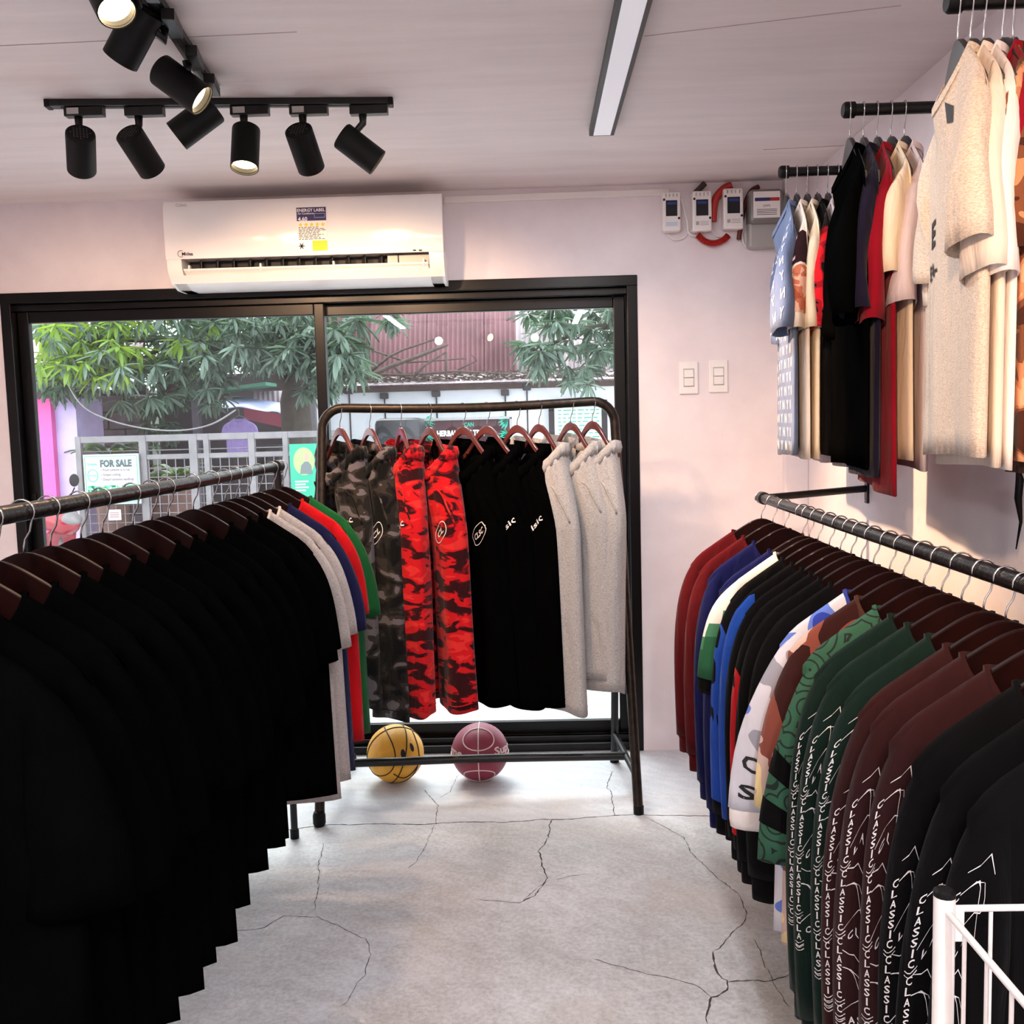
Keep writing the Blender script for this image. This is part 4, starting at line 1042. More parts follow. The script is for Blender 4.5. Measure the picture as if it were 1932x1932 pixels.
# near rail
tp, t, b, sl = side_shirt(11, p3, X3[0], 'oatmeal heather t-shirt with black lettering at the tip of the near rail', dict(body=F_CREAMH), hem=-.89, xo=.325, zo=-.50, T=.022, width=.275)
m_ = MB(); f_ = lambda a, q: tp.on_body(a, q, -1, .003)
put_text(m_, 'E', f_, -.09, -.43, h=.056, w=.07, bold=.04); put_text(m_, 'EA-', f_, -.09, -.505, h=.032, w=.13, bold=.03); m_.build('chest_lettering', M_INK, b); m_ = MB()
m_.add([f_(.06, -.205), f_(.085, -.22), f_(.085, -.25), f_(.06, -.245)], [(0, 1, 2, 3)]); m_.build('chest_patch', M_INK, b)
side_shirt(12, p3, X3[1], 'white t-shirt second from the tip of the near rail', dict(body=F_OFFW), hem=-.91, xo=.315, zo=-.55, T=.016)
side_shirt(13, p3, X3[2], 'warm white t-shirt third from the tip of the near rail', dict(body=F_WHITE), hem=-.90, xo=.31, zo=-.56, T=.016)
side_shirt(14, p3, X3[3], 'deep red t-shirt showing only its shoulder on the near rail', dict(body=F_MAROON), hem=-.90, xo=.28, zo=-.50, T=.012, width=.25)
side_shirt(15, p3, X3[4], 'brown camouflage t-shirt in front on the near rail', dict(body=F_BCAMO), hem=-.90, xo=.335, zo=-.50, T=.016, width=.28, rz=R(-9), swing=.06)
side_shirt(16, p3, X3[5], 'brown camouflage t-shirt nearest the wall on the near rail', dict(body=F_BCAMO), hem=-.93, xo=.33, zo=-.52, T=.014, width=.275, rz=R(-7), swing=.05)

# ------------------------------------------------------------------ pants rack by the window
FL, FRR = PZ(603, 1558, 0), PZ(1205, 1535, 0)
tl, trr = P(597, 775, 3.80), P(1160, 765, 3.86)
mid = (FL+FRR)/2
rk = thing('pants_rack', 'free-standing black tube rack with rounded corners in front of the glass', 'clothes rack', (mid.x, mid.y, 0))
def loc(p): return Vector(p)-Vector((mid.x, mid.y, 0))
ZT = 1.545; yT = 3.83-mid.y
xl, xr = loc(tl).x+.012, loc(trr).x-.004
fl_, fr_ = loc(FL), loc(FRR)
path = [Vector((fl_.x, fl_.y, 0.0)).lerp(Vector((xl, yT, ZT-.09)), k/8) for k in range(9)]
for k in range(1, 7):
    a = PI-PI/2*k/6; path.append(Vector((xl+.085+.085*math.cos(a), yT, ZT-.085+.085*math.sin(a))))
for k in range(1, 10):
    x = xl+.085+(xr-xl-.17)*k/10; path.append(Vector((x, yT, ZT-.012*math.sin(PI*k/10))))
for k in range(0, 7):
    a = PI/2-PI/2*k/6; path.append(Vector((xr-.085+.085*math.cos(a), yT, ZT-.085+.085*math.sin(a))))
path += [Vector((xr, yT, ZT-.09)).lerp(Vector((fr_.x, fr_.y, 0.0)), k/8) for k in range(1, 9)]
MB().tube(path, 0.0185, 14).build('tube_frame', M_BRONZE, rk, smooth=True, angle=60)
zb = 0.135
for s, f, xx in ((-1, fl_, xl), (1, fr_, xr)):
    top_ = Vector((xx, yT, ZT-.30)); rear = Vector((xx, yT+.30, 0.0)); front = f.lerp(Vector((xx, yT, ZT-.09)), zb/(ZT-.09))
    rr = rear.lerp(top_, zb/(ZT-.3))
    MB().tube([top_, rear], 0.016, 12).build('rear_leg', M_BLACK, rk, smooth=True, angle=60)
    MB().tube([front, rr], 0.013, 10).build('side_brace', M_BLACK, rk, smooth=True, angle=60)
    for q in (f, rear): MB().lathe([(0.019, 0.0), (0.024, 0.012), (0.024, 0.04), (0.019, 0.055)] if s < 0 else [(0.0195, 0), (0.0195, .03)], (q.x, q.y, 0), None, 14).build('foot_cap', M_BLACKP, rk, smooth=True, angle=50)
    if s < 0: bl = front.lerp(rr, .45)
    else: br = front.lerp(rr, .45)
MB().tube([bl, (bl+br)/2+Vector((0, 0, .006)), br], 0.017, 12).build('lower_bar', M_BLACK, rk, smooth=True, angle=60)
PXS = [640, 696, 755, 809, 873, 918, 975, 1016, 1076, 1117]
PL = [('charcoal camouflage pants at the left end of the rack', F_DCAMO, 50), ('charcoal camouflage pants next to the red ones', F_DCAMO, 54),
      ('red camouflage pants next to the charcoal ones', F_RCAMO, 66), ('red camouflage pants next to the black ones', F_RCAMO, 50),
      ('black pants with a round badge next to the red ones', F_BLACK, 38), ('middle black pants with white script on the rack', F_BLACK, 34), ('black pants next to the grey ones', F_BLACK, 40),
      ('pale grey marl pants next to the black ones', F_GREYH, 50), ('middle pale grey marl pants on the rack', F_GREYH, 52), ('pale grey marl pants at the right end of the rack', F_GREYH, 52)]
PH = [-1.14, -1.19, -1.17, -1.165, -1.15, -1.165, -1.16, -1.175, -1.055, -1.10]
for i, (px, (lb, mt, yaw)) in enumerate(zip(PXS, PL)):
    x = P(px, 775, 3.83).x; u = (x-(mid.x+xl))/(xr-xl); zr = ZT-.012*math.sin(PI*max(0, min(1, u)))
    lc = (x, 3.83, zr)
    t, legs, lf = pants(lb, lc, R(-yaw), mt, i+10, hem=PH[i], hw=.145, flarex=.88 if i < 7 else 1.0, spread=.02 if i < 9 else 0, lean=0 if i < 9 else R(-4.5))
    hanger('red', 'hanger of the '+lb, lc, R(-yaw))
    def lg(sx, th, v): sx = 1; return lambda a, z: lf(sx, v-z/1.0, th+a/.09, .003)
    m_ = MB(); ink = M_INKW
    if i == 4:
        f_ = lg(-1, -1.5, .27); put_text(m_, 'CLSC', f_, 0, 0, h=.028, w=.045, bold=.02)
        arc_strip(m_, f_, [((.034+.004*math.sin(5*q))*math.cos(q*2*PI/20), .042*math.sin(q*2*PI/20)) for q in range(21)], .003)
    elif i in (1, 3):
        f_ = lg(-1, -1.3, .27); put_text(m_, 'CL', f_, 0, 0, h=.028, w=.035, bold=.02)
        arc_strip(m_, f_, [(.03*math.cos(q*2*PI/20), .038*math.sin(q*2*PI/20)) for q in range(21)], .003)
    elif i in (0, 2, 5, 6): put_text(m_, 'Clsic', lg(-1, -1.4, .25), 0, 0, w=.075, bold=.015, rot=R(12))
    elif i == 9: put_text(m_, 'CLASSIC', lg(-1, -1.5, .27), 0, 0, w=.09, bold=.015, rot=R(-30)); ink = M_INK
    else: continue
    m_.build('leg_print', ink, legs[1])

# ------------------------------------------------------------------ basketballs
def ball(px, py, label, col, linecol, deco):
    c = PZ(px, py, 0.0); r = 0.118
    t = thing('basketball', label, 'ball', (c.x, c.y+.0, 0), group='basketballs under the pants rack')
    mt = plain('ball_rubber_'+deco, col, .5, 0, .08, 25, .4, 320)
    m_ = MB(); rows = []
    for i in range(25):
        a = -PI/2+PI*i/24; rows.append([(r*math.cos(a)*math.cos(2*PI*j/48), r*math.cos(a)*math.sin(2*PI*j/48), r+r*math.sin(a)) for j in range(49)])
    m_.grid(rows).build('shell', mt, t, smooth=True, weld=True)
    rot = Euler((R(12 if deco == 'smile' else 0), R(18 if deco == 'smile' else 0), R(25 if deco == 'smile' else 0))).to_matrix()
    ml = plain('ball_line_'+deco, linecol, .6)
    def line(fn):
        pts = [rot @ (Vector(fn(2*PI*k/64)).normalized()*(r+.0004))+Vector((0, 0, r)) for k in range(64)]
        MB().tube(pts, .0026, 6, closed=True).build('seam', ml, t, smooth=True)
    line(lambda a: (0, math.cos(a), math.sin(a))); line(lambda a: (math.cos(a), 0.0, math.sin(a)) if deco == 'smile' else (math.cos(a), math.sin(a), 0.0))
    for s in (-1, 1):
        line(lambda a: (.62*math.cos(a), -0.62, s*0.95+.72*math.sin(a)) if deco != 'smile' else (s*.55+.25*math.cos(2*a), math.cos(a), math.sin(a)))
    return c, r, t
def on_ball(r, az, el, dr=.0012):
    return Vector(((r+dr)*math.cos(el)*math.sin(az), -(r+dr)*math.cos(el)*math.cos(az), r+(r+dr)*math.sin(el)))
c, r, t = ball(748, 1473, 'yellow basketball with a smiling face under the charcoal pants', C(236, 172, 52), C(34, 24, 16), 'smile')
for (az, el) in ((.42, .28), (.82, .42)):
    m_ = MB(); m_.add([on_ball(r, az+.085*math.cos(a), el+.15*math.sin(a)) for a in [2*PI*k/20 for k in range(20)]], [tuple(range(20))]); m_.build('eye', M_INK, t)
m_ = MB(); pts = [on_ball(r, .05+1.0*k/16, -.42-.34*math.sin(PI*k/16)+.12*k/16) for k in range(17)]; m_.tube(pts, .0024, 6).build('mouth', M_INK, t, smooth=True)
c, r, t = ball(907, 1470, 'maroon basketball with white lines and lettering', C(140, 48, 72), C(226, 205, 205), 'lines')
m_ = MB(); put_text(m_, 'Supreme', lambda a, z: on_ball(r, a, z), 1.55, .22, h=.36, w=1.9, bold=.03)
put_text(m_, 'Supreme', lambda a, z: on_ball(r, a, z), -1.55, .16, h=.36, w=1.9, bold=.03); m_.build('lettering', plain('ball_lettering', C(226, 205, 205), .6), t)

# ------------------------------------------------------------------ white wire bin
bp = P(1782, 1690, 1.13)
M_WWIRE = plain('white_powder_coat', C(236, 228, 222), .35, 0, .04, 30)
bn = thing('wire_bin', 'white wire display bin with round corner posts in front of the right rail', 'wire bin', (bp.x, bp.y, 0))
zt = bp.z; W_, D_ = 0.55, 0.55
for (x, y) in ((0, 0), (W_, 0), (0, -D_), (W_, -D_)):
    MB().tube([(x, y, 0), (x, y, zt)], .0125, 14).build('corner_post', M_WWIRE, bn, smooth=True, angle=60)
    MB().lathe([(.0128, 0), (.0128, .006), (.009, .009)], (x, y, zt), None, 14).build('post_cap', M_BLACKP, bn)
    MB().box((x+.016*(1 if x == 0 else -1), y, zt-.035), (.012, .012, .04), bev=.002).build('socket', M_WWIRE, bn)
for (a, b) in (((0, 0), (W_, 0)), ((0, -D_), (W_, -D_)), ((0, 0), (0, -D_)), ((W_, 0), (W_, -D_))):
    for z, rr in ((zt-.016, .0042), (.30, .004), (.12, .004)): MB().tube([(a[0], a[1], z), (b[0], b[1], z)], rr, 8).build('rim_wire', M_WWIRE, bn, smooth=True, angle=60)
    for k in range(1, 10):
        q = Vector(a).lerp(Vector(b), k/10); MB().tube([(q.x, q.y, .12), (q.x, q.y, zt-.016)], .0024, 6).build('upright_wire', M_WWIRE, bn, smooth=True, angle=60)
MB().box((W_/2, -D_/2, .30), (W_-.02, D_-.02, .006)).build('bin_floor', M_WWIRE, bn)
# dangling black cord by the camouflage shirts
cp = [PX(1920, 880, 1.14), PX(1924, 905, 1.14), PX(1921, 940, 1.14), PX(1926, 985, 1.14), PX(1917, 1036, 1.14)]
o = MB().tube(cp, [.004, .0095, .009, .004, .0015], 8).build('hanging_strap', M_BLACKP, smooth=True); tag(o, 'thin black strap dangling below the brown camouflage shirts', 'strap')
# ------------------------------------------------------------------ the street outside
GZ = -0.12
G_ROAD = plain('pale_road_concrete', C(186, 184, 186), .8, 0, .14, 1.5, .2, 30)
G_WHITEW = plain('whitewashed_wall', C(236, 236, 242), .8, 0, .07, 2.5, .2, 14)
G_PINK = plain('pink_paint', C(226, 92, 160), .7, 0, .12, 3); G_LAV = plain('lavender_paint', C(196, 176, 222), .7, 0, .12, 5, .2, 20)
G_BLOCK = plain('mossy_hollow_block', C(84, 80, 76), .9, 0, .3, 8, .5, 40)
G_MORTAR = plain('dark_mortar', C(58, 55, 52), .9)
G_STEEL = plain('grey_gate_steel', C(118, 112, 114), .5, .3, .15, 12)
G_RUST = plain('rusty_red_sheet', C(132, 92, 96), .6, .1, .3, 1.6); G_RUSTD = plain('dark_maroon_sheet', C(98, 58, 64), .6, .1, .25, 2)
G_PALE = plain('weathered_pale_sheet', C(176, 160, 164), .6, .1, .3, 1.8); G_PINKR = plain('faded_pink_sheet', C(206, 176, 184), .6, .2, .15, 2)
G_BARK = plain('tree_bark', C(66, 58, 50), .9, 0, .35, 14, .6, 30); G_DRY = plain('dry_twig', C(84, 70, 62), .9, 0, .3, 20)
G_DARK = plain('dark_shop_interior', C(38, 32, 32), .8, 0, .2, 3)
def leaf_mat(name, col, tcol):
    mt = bpy.data.materials.new(name); mt.use_nodes = True; nt = mt.node_tree; b = nt.nodes['Principled BSDF']; out = nt.nodes['Material Output']
    v = coords(nt); f = noise(nt, v, 3, 2)
    nt.links.new(ramp(nt, f, [(.3, tuple(x*.75 for x in col[:3])+(1,)), (.7, tuple(min(1, x*1.25) for x in col[:3])+(1,))]), b.inputs['Base Color'])
    b.inputs['Roughness'].default_value = .35
    tl = N(nt, 'ShaderNodeBsdfTranslucent'); tl.inputs[0].default_value = tcol
    mx = N(nt, 'ShaderNodeMixShader'); mx.inputs[0].default_value = .35
    nt.links.new(b.outputs[0], mx.inputs[1]); nt.links.new(tl.outputs[0], mx.inputs[2]); nt.links.new(mx.outputs[0], out.inputs['Surface']); return mt
L_DARK = leaf_mat('dark_mango_leaf', C(72, 88, 76), C(70, 96, 60)); L_GREY = leaf_mat('greyish_mango_leaf', C(112, 130, 118), C(100, 130, 90)); L_LIME = leaf_mat('lime_mango_leaf', C(112, 142, 58), C(170, 200, 60))
def stag(o, label, cat, group=None): return tag(o, label, cat, group)
rd = MB().box((0, 12, GZ-.05), (60, 15.1, .1)).build('road', G_ROAD); rd['kind'] = 'structure'
fw = MB().box((-2, 16.0, 1.0), (24, .2, 2.3)).build('wall_far', plain('far_garden_wall', C(96, 98, 90), .9, 0, .3, 1.5)); fw['kind'] = 'structure'
sw = MB().box((-0.9, 4.62, (GZ-.005)/2), (9, .36, -GZ-.005)).build('trim_2', G_ROAD); sw['kind'] = 'structure'      # step below the shop front

def corrugated(name, p0, width, z0, z1, y0, y1, mt, parent, pitch=.066, amp=.012, n=None):
    """a sheet from (p0, y0, z0) at its foot to (.., y1, z1) at its top"""
    k = int(width/pitch*6); rows = []
    for (y, z) in ((y0, z0), (y1, z1)):
        rows.append([(p0+width*i/k, y-amp*math.sin(2*PI*i/6), z) for i in range(k+1)])
    return MB().grid(rows).build(name, mt, parent, smooth=True, solid=.002)
# white house with a tin roof
wx0, wx1 = P(596, 760, 12.4).x, 6.0
ez = P(900, 722, 12.1).z
hs = thing('white_house', 'white-walled house with rusty corrugated roof across the street', 'house', ((wx0+wx1)/2, 12.4, GZ))
hx0 = (wx0+wx1)/2
MB().box((0, .1, (ez-GZ)/2), (wx1-wx0, .2, ez-GZ)).build('wall', G_WHITEW, hs)
MB().box((0, -.03, ez-GZ-.04), (wx1-wx0, .05, .07)).build('fascia', plain('stained_wood', C(92, 74, 66), .8, 0, .3, 8), hs)
xx = wx0-hx0-.1
k = 0
while xx < wx1-hx0:
    corrugated('eave_sheet', xx, .80, ez-GZ, ez-GZ+.16, -.32, .75, G_PALE, hs, .076, .012); xx += .78; k += 1
rz0, rz1 = P(900, 716, 13.1).z-GZ, P(900, 430, 14.2).z-GZ
edges_ = [(P(596, 650, 13.1).x, P(690, 650, 13.1).x, G_RUSTD), (P(690, 650, 13.1).x, P(972, 650, 13.1).x, G_RUST), (P(972, 650, 13.1).x, P(1420, 650, 13.1).x, G_PALE)]
for a, b, mt in edges_:
    x = a
    while x < b-.05:
        w = min(.78, b-x); corrugated('roof_sheet', x-hx0, w+.02, rz0-.1, rz1, .7, 1.8, mt, hs, .066, .014); x += w
def dead_branch(pts, r, Y, seed, name='dry_branch', parent=None, mt=G_DRY):
    q = [P(x, y, Y) for x, y in pts]
    return q
for i, (pts, r) in enumerate([([(690, 712), (740, 690), (790, 672), (845, 650)], .022), ([(700, 700), (735, 672), (760, 660), (820, 640)], .014), ([(742, 690), (765, 712), (790, 716)], .018), ([(780, 712), (800, 690), (842, 664)], .014),
                              ([(640, 716), (700, 706), (770, 708), (860, 700), (960, 706)], .014), ([(700, 660), (770, 684), (830, 680), (880, 676)], .01), ([(842, 718), (842, 664)], .012), ([(650, 690), (720, 700), (810, 660)], .01), ([(860, 700), (900, 680), (890, 670)], .008)]):
    q = [P(x, y, 12.2+.12*(i % 3)) for x, y in pts]; q = [v-Vector((hx0, 12.4, GZ)) for v in q]
    MB().tube(q, [1.5*r*(1-.5*k/len(q)) for k in range(len(q))], 6).build('fallen_branch', G_DRY, hs, smooth=True)
m_ = MB(); rnd = random.Random(5)
for k in range(900):
    x = rnd.uniform(P(640, 715, 12.2).x, P(1150, 715, 12.2).x)-hx0; t_ = rnd.random()**1.5; y = -.30+t_*1.0; z = ez-GZ+.02+(y+.32)*.15; a = rnd.uniform(0, 6.28); L = rnd.uniform(.05, .16)
    m_.add([(x, y, z), (x+L*.5*math.cos(a)-.02*math.sin(a), y+L*.5*math.sin(a), z+.02), (x+L*math.cos(a), y+L*math.sin(a)*.5, z+.01+rnd.uniform(0, .03)), (x+L*.5*math.cos(a)+.02*math.sin(a), y+L*.5*math.sin(a), z)], [(0, 1, 2, 3)])
o = m_.build('dry_leaf_litter', G_DRY, hs); o['kind'] = 'stuff'
G_BOXD = plain('dark_junction_box', C(58, 54, 54), .6)
for i, (px, py) in enumerate([(658, 738), (725, 747), (823, 743), (953, 741), (994, 731)]):
    c = P(px, py, 12.36); t = thing('junction_box', '%s small dark junction box from the left on the white wall' % ORD[i], 'junction box', (c.x, 12.4, c.z), group='junction boxes on the white wall')
    MB().box((0, -.05, 0), (.10, .10, .075), bev=.01).build('box', G_BOXD, t)
    MB().tube([(0, -.03, -.03), (0.0, -.012, -.12), (0, -.012, -.75)], .010, 6).build('cable', G_BOXD, t)
def board(name, label, cat, px0, py0, px1, py1, Y, frame=.0, mt=None, fm=None, group=None, thick=.02):
    a, b = P(px0, py0, Y), P(px1, py1, Y); w, h = b.x-a.x, a.z-b.z
    t = thing(name, label, cat, ((a.x+b.x)/2, Y, (a.z+b.z)/2), group=group)
    MB().box((0, 0, 0), (w, thick, h)).build('panel', mt, t)
    if frame:
        for (x, z, ww, hh) in ((0, h/2, w+frame, frame), (0, -h/2, w+frame, frame), (-w/2, 0, frame, h), (w/2, 0, frame, h)): MB().box((x, -.01, z), (ww, thick+.02, hh)).build('frame_bar', fm, t)
    return t, w, h, (lambda x, z: Vector((x*w/2, -thick/2-.002, z*h/2))), (lambda x, z: Vector((x*w/2, -thick/2-.004, z*h/2)))
T_GREEN = plain('leaf_green_print', C(58, 150, 92), .6); T_TEAL = plain('teal_print', C(40, 168, 140), .6); T_GREYT = plain('grey_print', C(70, 78, 80), .6); T_MAR = plain('dark_maroon_banner', C(62, 22, 30), .6)
T_WHITE = plain('white_tarpaulin', C(164, 174, 174), .5); T_REDT = plain('red_script', C(170, 40, 52), .5); T_ROSE = plain('rose_print', C(140, 62, 78), .6)
t, w, h, f1, f2 = board('herbal_banner', 'dark maroon herbal shop banner with palm leaves behind the hangers', 'banner', 797, 792, 966, 880, 12.0, .03, T_MAR, plain('silver_frame', C(170, 168, 170), .4, .6))
m_ = MB(); put_text(m_, 'HERBAL', f1, -.45, .42, w=.46, h=.24, bold=.05); put_text(m_, 'E TRA', f1, .22, .42, w=.36, h=.24, bold=.05)
rnd = random.Random(2)
for k in range(22):
    x = -.85+(k % 11)*.16; z = -.2-.34*(k//11); rect(m_, f1, x, x+.1, z-.22, z)
m_.build('white_print', M_INKW, t)
m_ = MB(); put_text(m_, 'CAN', f1, .05, .76, w=.22, h=.18, bold=.03)
for s, cx, cz in ((1, -.95, .95), (1, -.95, .35), (-1, .95, .95), (-1, .95, .35)):
    for k in range(7):
        a = R(-65+k*20); L = .42; dx, dz = s*L*math.cos(a)*.6, L*math.sin(a)-.12
        m_.add([f1(cx, cz), f1(cx+dx*.5-.02, cz+dz*.5+.05), f1(cx+dx, cz+dz), f1(cx+dx*.5+.02, cz+dz*.5-.05)], [(0, 1, 2, 3)])
m_.build('palm_print', T_TEAL, t)
t, w, h, f1, f2 = board('menu_board', 'black-framed menu board with pale green sheet on the white wall', 'notice board', 1040, 762, 1142, 880, 12.3, .07, plain('pale_mint_sheet', C(212, 230, 216), .6), G_DARK)
m_ = MB(); rnd = random.Random(8)
for k in range(14):
    z = .8-k*.12; x = -.75
    while x < .7:
        wd = rnd.uniform(.08, .3); rect(m_, f1, x, min(.8, x+wd), z-.03, z); x += wd+.07
m_.build('menu_lines', T_TEAL, t)
# black food cart
a, b = P(706, 790, 11.4), P(800, 960, 11.4); w, h = b.x-a.x, a.z-GZ
ct = thing('food_cart', 'black rounded food cart with red script beside the herbal banner', 'food cart', ((a.x+b.x)/2, 11.4, GZ))
G_CART = plain('dull_black_paint', C(46, 46, 50), .35)
MB().box((0, .25, h*.78), (w, .6, h*.44), bev=.07).build('upper_body', G_CART, ct, smooth=True, angle=40)
MB().box((0, .25, h*.36), (w*.98, .58, h*.38), bev=.05).build('lower_body', G_CART, ct, smooth=True, angle=40)
MB().box((0, -.055, h*.57), (w*1.02, .02, .03)).build('trim_strip', G_STEEL, ct)
m_ = MB(); put_text(m_, 'Cafe', lambda x, z: Vector((x, -.058, z)), w*.2, h*.64, w=w*.42, rot=R(15)); m_.build('script_lettering', T_REDT, ct)
for s in (-1, 1): MB().tube([(s*w*.36, -.02, .14), (s*w*.36, .08, .14)], .14, 16).build('wheel', G_DARK, ct, smooth=True, angle=50)
# pink and lavender house on the left
px0, px1 = -9.5, P(148, 850, 9.6).x
pt = P(100, 752, 9.6).z
ph_ = thing('pink_house', 'pink and lavender painted house with faded pink tin roof', 'house', (px1, 9.6, GZ))
MB().box(((px0-px1)/2, .3, (pt-GZ)/2), (px1-px0, .6, pt-GZ)).build('lavender_wall', G_LAV, ph_)
xa, xb = P(72, 850, 9.5).x, P(99, 850, 9.5).x
MB().box(((xa+xb)/2-px1, -.04, (pt-GZ)/2), (xb-xa, .08, pt-GZ)).build('pink_pilaster', G_PINK, ph_)
MB().box((P(-20, 850, 9.5).x-px1-.4, -.02, (pt-GZ)/2), (1.7, .05, pt-GZ)).build('pink_panel', G_PINK, ph_)
MB().box(((px0-px1)/2, -.1, pt-GZ+.05), (px1-px0+.2, .35, .1)).build('eave_beam', plain('dark_eave', C(70, 56, 58), .8), ph_)
x = px0-px1
while x < .1:
    corrugated('roof_sheet', x, .8, pt-GZ+.1, P(60, 560, 12.0).z-GZ, -.35, 2.4, G_PINKR, ph_, .076, .014); x += .78
# hollow-block wall and the dark shop behind the gate
bx0, bx1, by = P(140, 800, 11.6).x, P(276, 800, 11.6).x, 11.6
bw = thing('block_wall', 'mossy grey hollow-block wall behind the gate', 'wall', (bx0, by, GZ))
btop = P(200, 735, by).z-GZ
MB().box(((bx1-bx0)/2, .09, btop/2), (bx1-bx0, .10, btop)).build('mortar', G_MORTAR, bw)
blk = None; rows_ = int(btop/.205)
for r_ in range(rows_):
    c_ = 0; x = -.2 if r_ % 2 else 0.0
    while x < bx1-bx0:
        a, b = max(0, x), min(bx1-bx0, x+.39)
        if b-a > .06: MB().box(((a+b)/2, .055+.006*math.sin(r_*7+c_*3), r_*.205+.1), (b-a, .06, .192), bev=.006).build('block', G_BLOCK, bw)
        x += .405; c_ += 1
sx0, sx1, sy = P(268, 800, 12.0).x, P(590, 800, 12.0).x, 12.0
st = thing('corner_shop', 'dark open-fronted shop with tarpaulin awning behind the gate', 'shop', ((sx0+sx1)/2, sy, GZ))
cx = (sx0+sx1)/2; sh = P(450, 700, sy).z-GZ
MB().box((0, .6, sh/2), (sx1-sx0, .1, sh)).build('back_wall', G_DARK, st)
for x in (sx0, P(372, 800, sy).x, sx1): MB().box((x-cx, .0, sh/2), (.09, .09, sh)).build('post', G_STEEL, st)
corrugated('orange_sheet', P(247, 820, sy-.05).x-cx, P(272, 820, sy).x-P(247, 820, sy).x, .2, P(255, 770, sy).z-GZ, -.08, -.08, plain('rust_orange_sheet', C(150, 92, 70), .7, .1, .3, 4), st, .05, .01)
corrugated('wall_sheet', P(475, 760, sy).x-cx, .62, P(475, 775, sy).z-GZ, P(475, 738, sy).z-GZ, .1, .1, G_PALE, st, .06, .01)
MB().box((P(440, 736, sy).x-cx, -.1, P(440, 736, sy).z-GZ), (1.0, .5, .04), Matrix.Rotation(R(-6), 3, 'Y')).build('green_roof', plain('green_roof_paint', C(70, 128, 96), .6), st)
g0, g1 = P(408, 765, 11.2), P(534, 782, 11.2)
rows = []
for k in range(5):
    t_ = k/4; rows.append([Vector((g0.x-cx+(g1.x-g0.x)*i/12, -.8+.8*t_, g0.z-GZ+(g1.z-g0.z)*i/12+.12*t_-.02*math.sin(PI*i/3)*(1-t_))) for i in range(13)])
MB().grid(rows).build('awning', plain('blue_white_tarp', C(168, 172, 214), .5, 0, .15, 5), st, smooth=True, solid=.006)
MB().add([rows[0][5]+Vector((0, -.004, 0)), rows[0][12]+Vector((0, -.004, 0)), rows[0][12]+Vector((0, -.004, -.15)), rows[0][5]+Vector((0, -.004, -.13))], [(0, 1, 2, 3)]).build('red_valance', plain('red_tarp', C(150, 52, 70), .6), st, solid=.006)
for px in (475, 500, 522):
    MB().box((P(px, 880, sy).x-cx, -.1, .75), (.28, .5, 1.3), bev=.02).build('shelf_unit', G_DARK, st)
# small lavender shirt hanging under the awning
tp = Top(77, hem=-.80, width=.26, T=.03, xo=.36, zo=-.42, drape=.01)
c = P(451, 783, 11.0)
hsht = thing('hanging_shirt', 'small lavender t-shirt hanging under the tarpaulin awning', 't-shirt', (c.x, 11.0, c.z+.03)); hsht.scale = (.58, .58, .58)
F_LAVS = fabric('lavender_cotton', C(176, 150, 214))
tp.body().build('body', F_LAVS, hsht, smooth=True, weld=True, solid=.003)
for s in (-1, 1): tp.sleeve(s).build('sleeve', F_LAVS, hsht, smooth=True, solid=.003)
MB().tube([(-.2, 0, -.15), (0, 0, -.06), (.2, 0, -.15)], .008, 6).build('wire_hanger', G_STEEL, hsht); MB().tube([(0, 0, -.06), (0, 0, .06)], .006, 6).build('hook_wire', G_STEEL, hsht)
# gate with wire mesh
gy = 9.0; gx0, gx1 = P(146, 850, gy).x, P(640, 850, gy).x
gt = thing('steel_gate', 'grey steel gate with wire mesh across the street', 'gate', ((gx0+gx1)/2, gy, GZ)); gc = (gx0+gx1)/2
def gbar(x0, x1, z0, z1, name='rail', d=.05): return MB().box(((x0+x1)/2-gc, 0, (z0+z1)/2-GZ), (abs(x1-x0), d, abs(z1-z0)), bev=.004).build(name, G_STEEL, gt)
zr1, zr2 = P(350, 825, gy).z, P(350, 860, gy).z
gbar(gx0, gx1, zr1-.03, zr1+.03, 'top_rail'); gbar(P(265, 850, gy).x, gx1, zr2-.025, zr2+.02, 'mid_rail'); gbar(gx0, gx1, GZ+.12, GZ+.18, 'bottom_rail')
for px, wd in ((150, .06), (271, .08), (366, .09), (391, .06), (476, .07), (540, .06), (606, .07)):
    x = P(px, 850, gy).x; gbar(x-wd*.42, x+wd*.42, GZ, zr1+.028, 'upright', .062)
m_ = MB(); z = GZ+.18
while z < zr1: m_.tube([(gx0-gc, -.012, z-GZ), (gx1-gc, -.012, z-GZ)], .005, 4); z += .083
x = gx0
while x < gx1: m_.tube([(x-gc, -.016, .16), (x-gc, -.016, zr2-GZ)], .005, 4); x += .083
o = m_.build('wire_mesh', G_STEEL, gt); o['kind'] = 'stuff'
t, w, h, f1, f2 = board('for_sale_sign', 'white and green FOR SALE sign tied to the gate', 'sign', 157, 858, 267, 950, gy-.06, 0, T_WHITE)
m_ = MB(); put_text(m_, 'FOR SALE', f1, .18, .63, w=1.14, h=.30, bold=.05); m_.build('title_lettering', T_GREYT, t)
m_ = MB()
for k, s_ in enumerate(('• Fresh Lettuce in a cup', '• Grapes cutting', '• Dwarf coconuts seedlings')): put_text(m_, s_, f1, -.38, .30-k*.19, w=(1.05, .70, 1.18)[k], h=.13, center=False)
m_.build('list_lettering', T_ROSE, t)
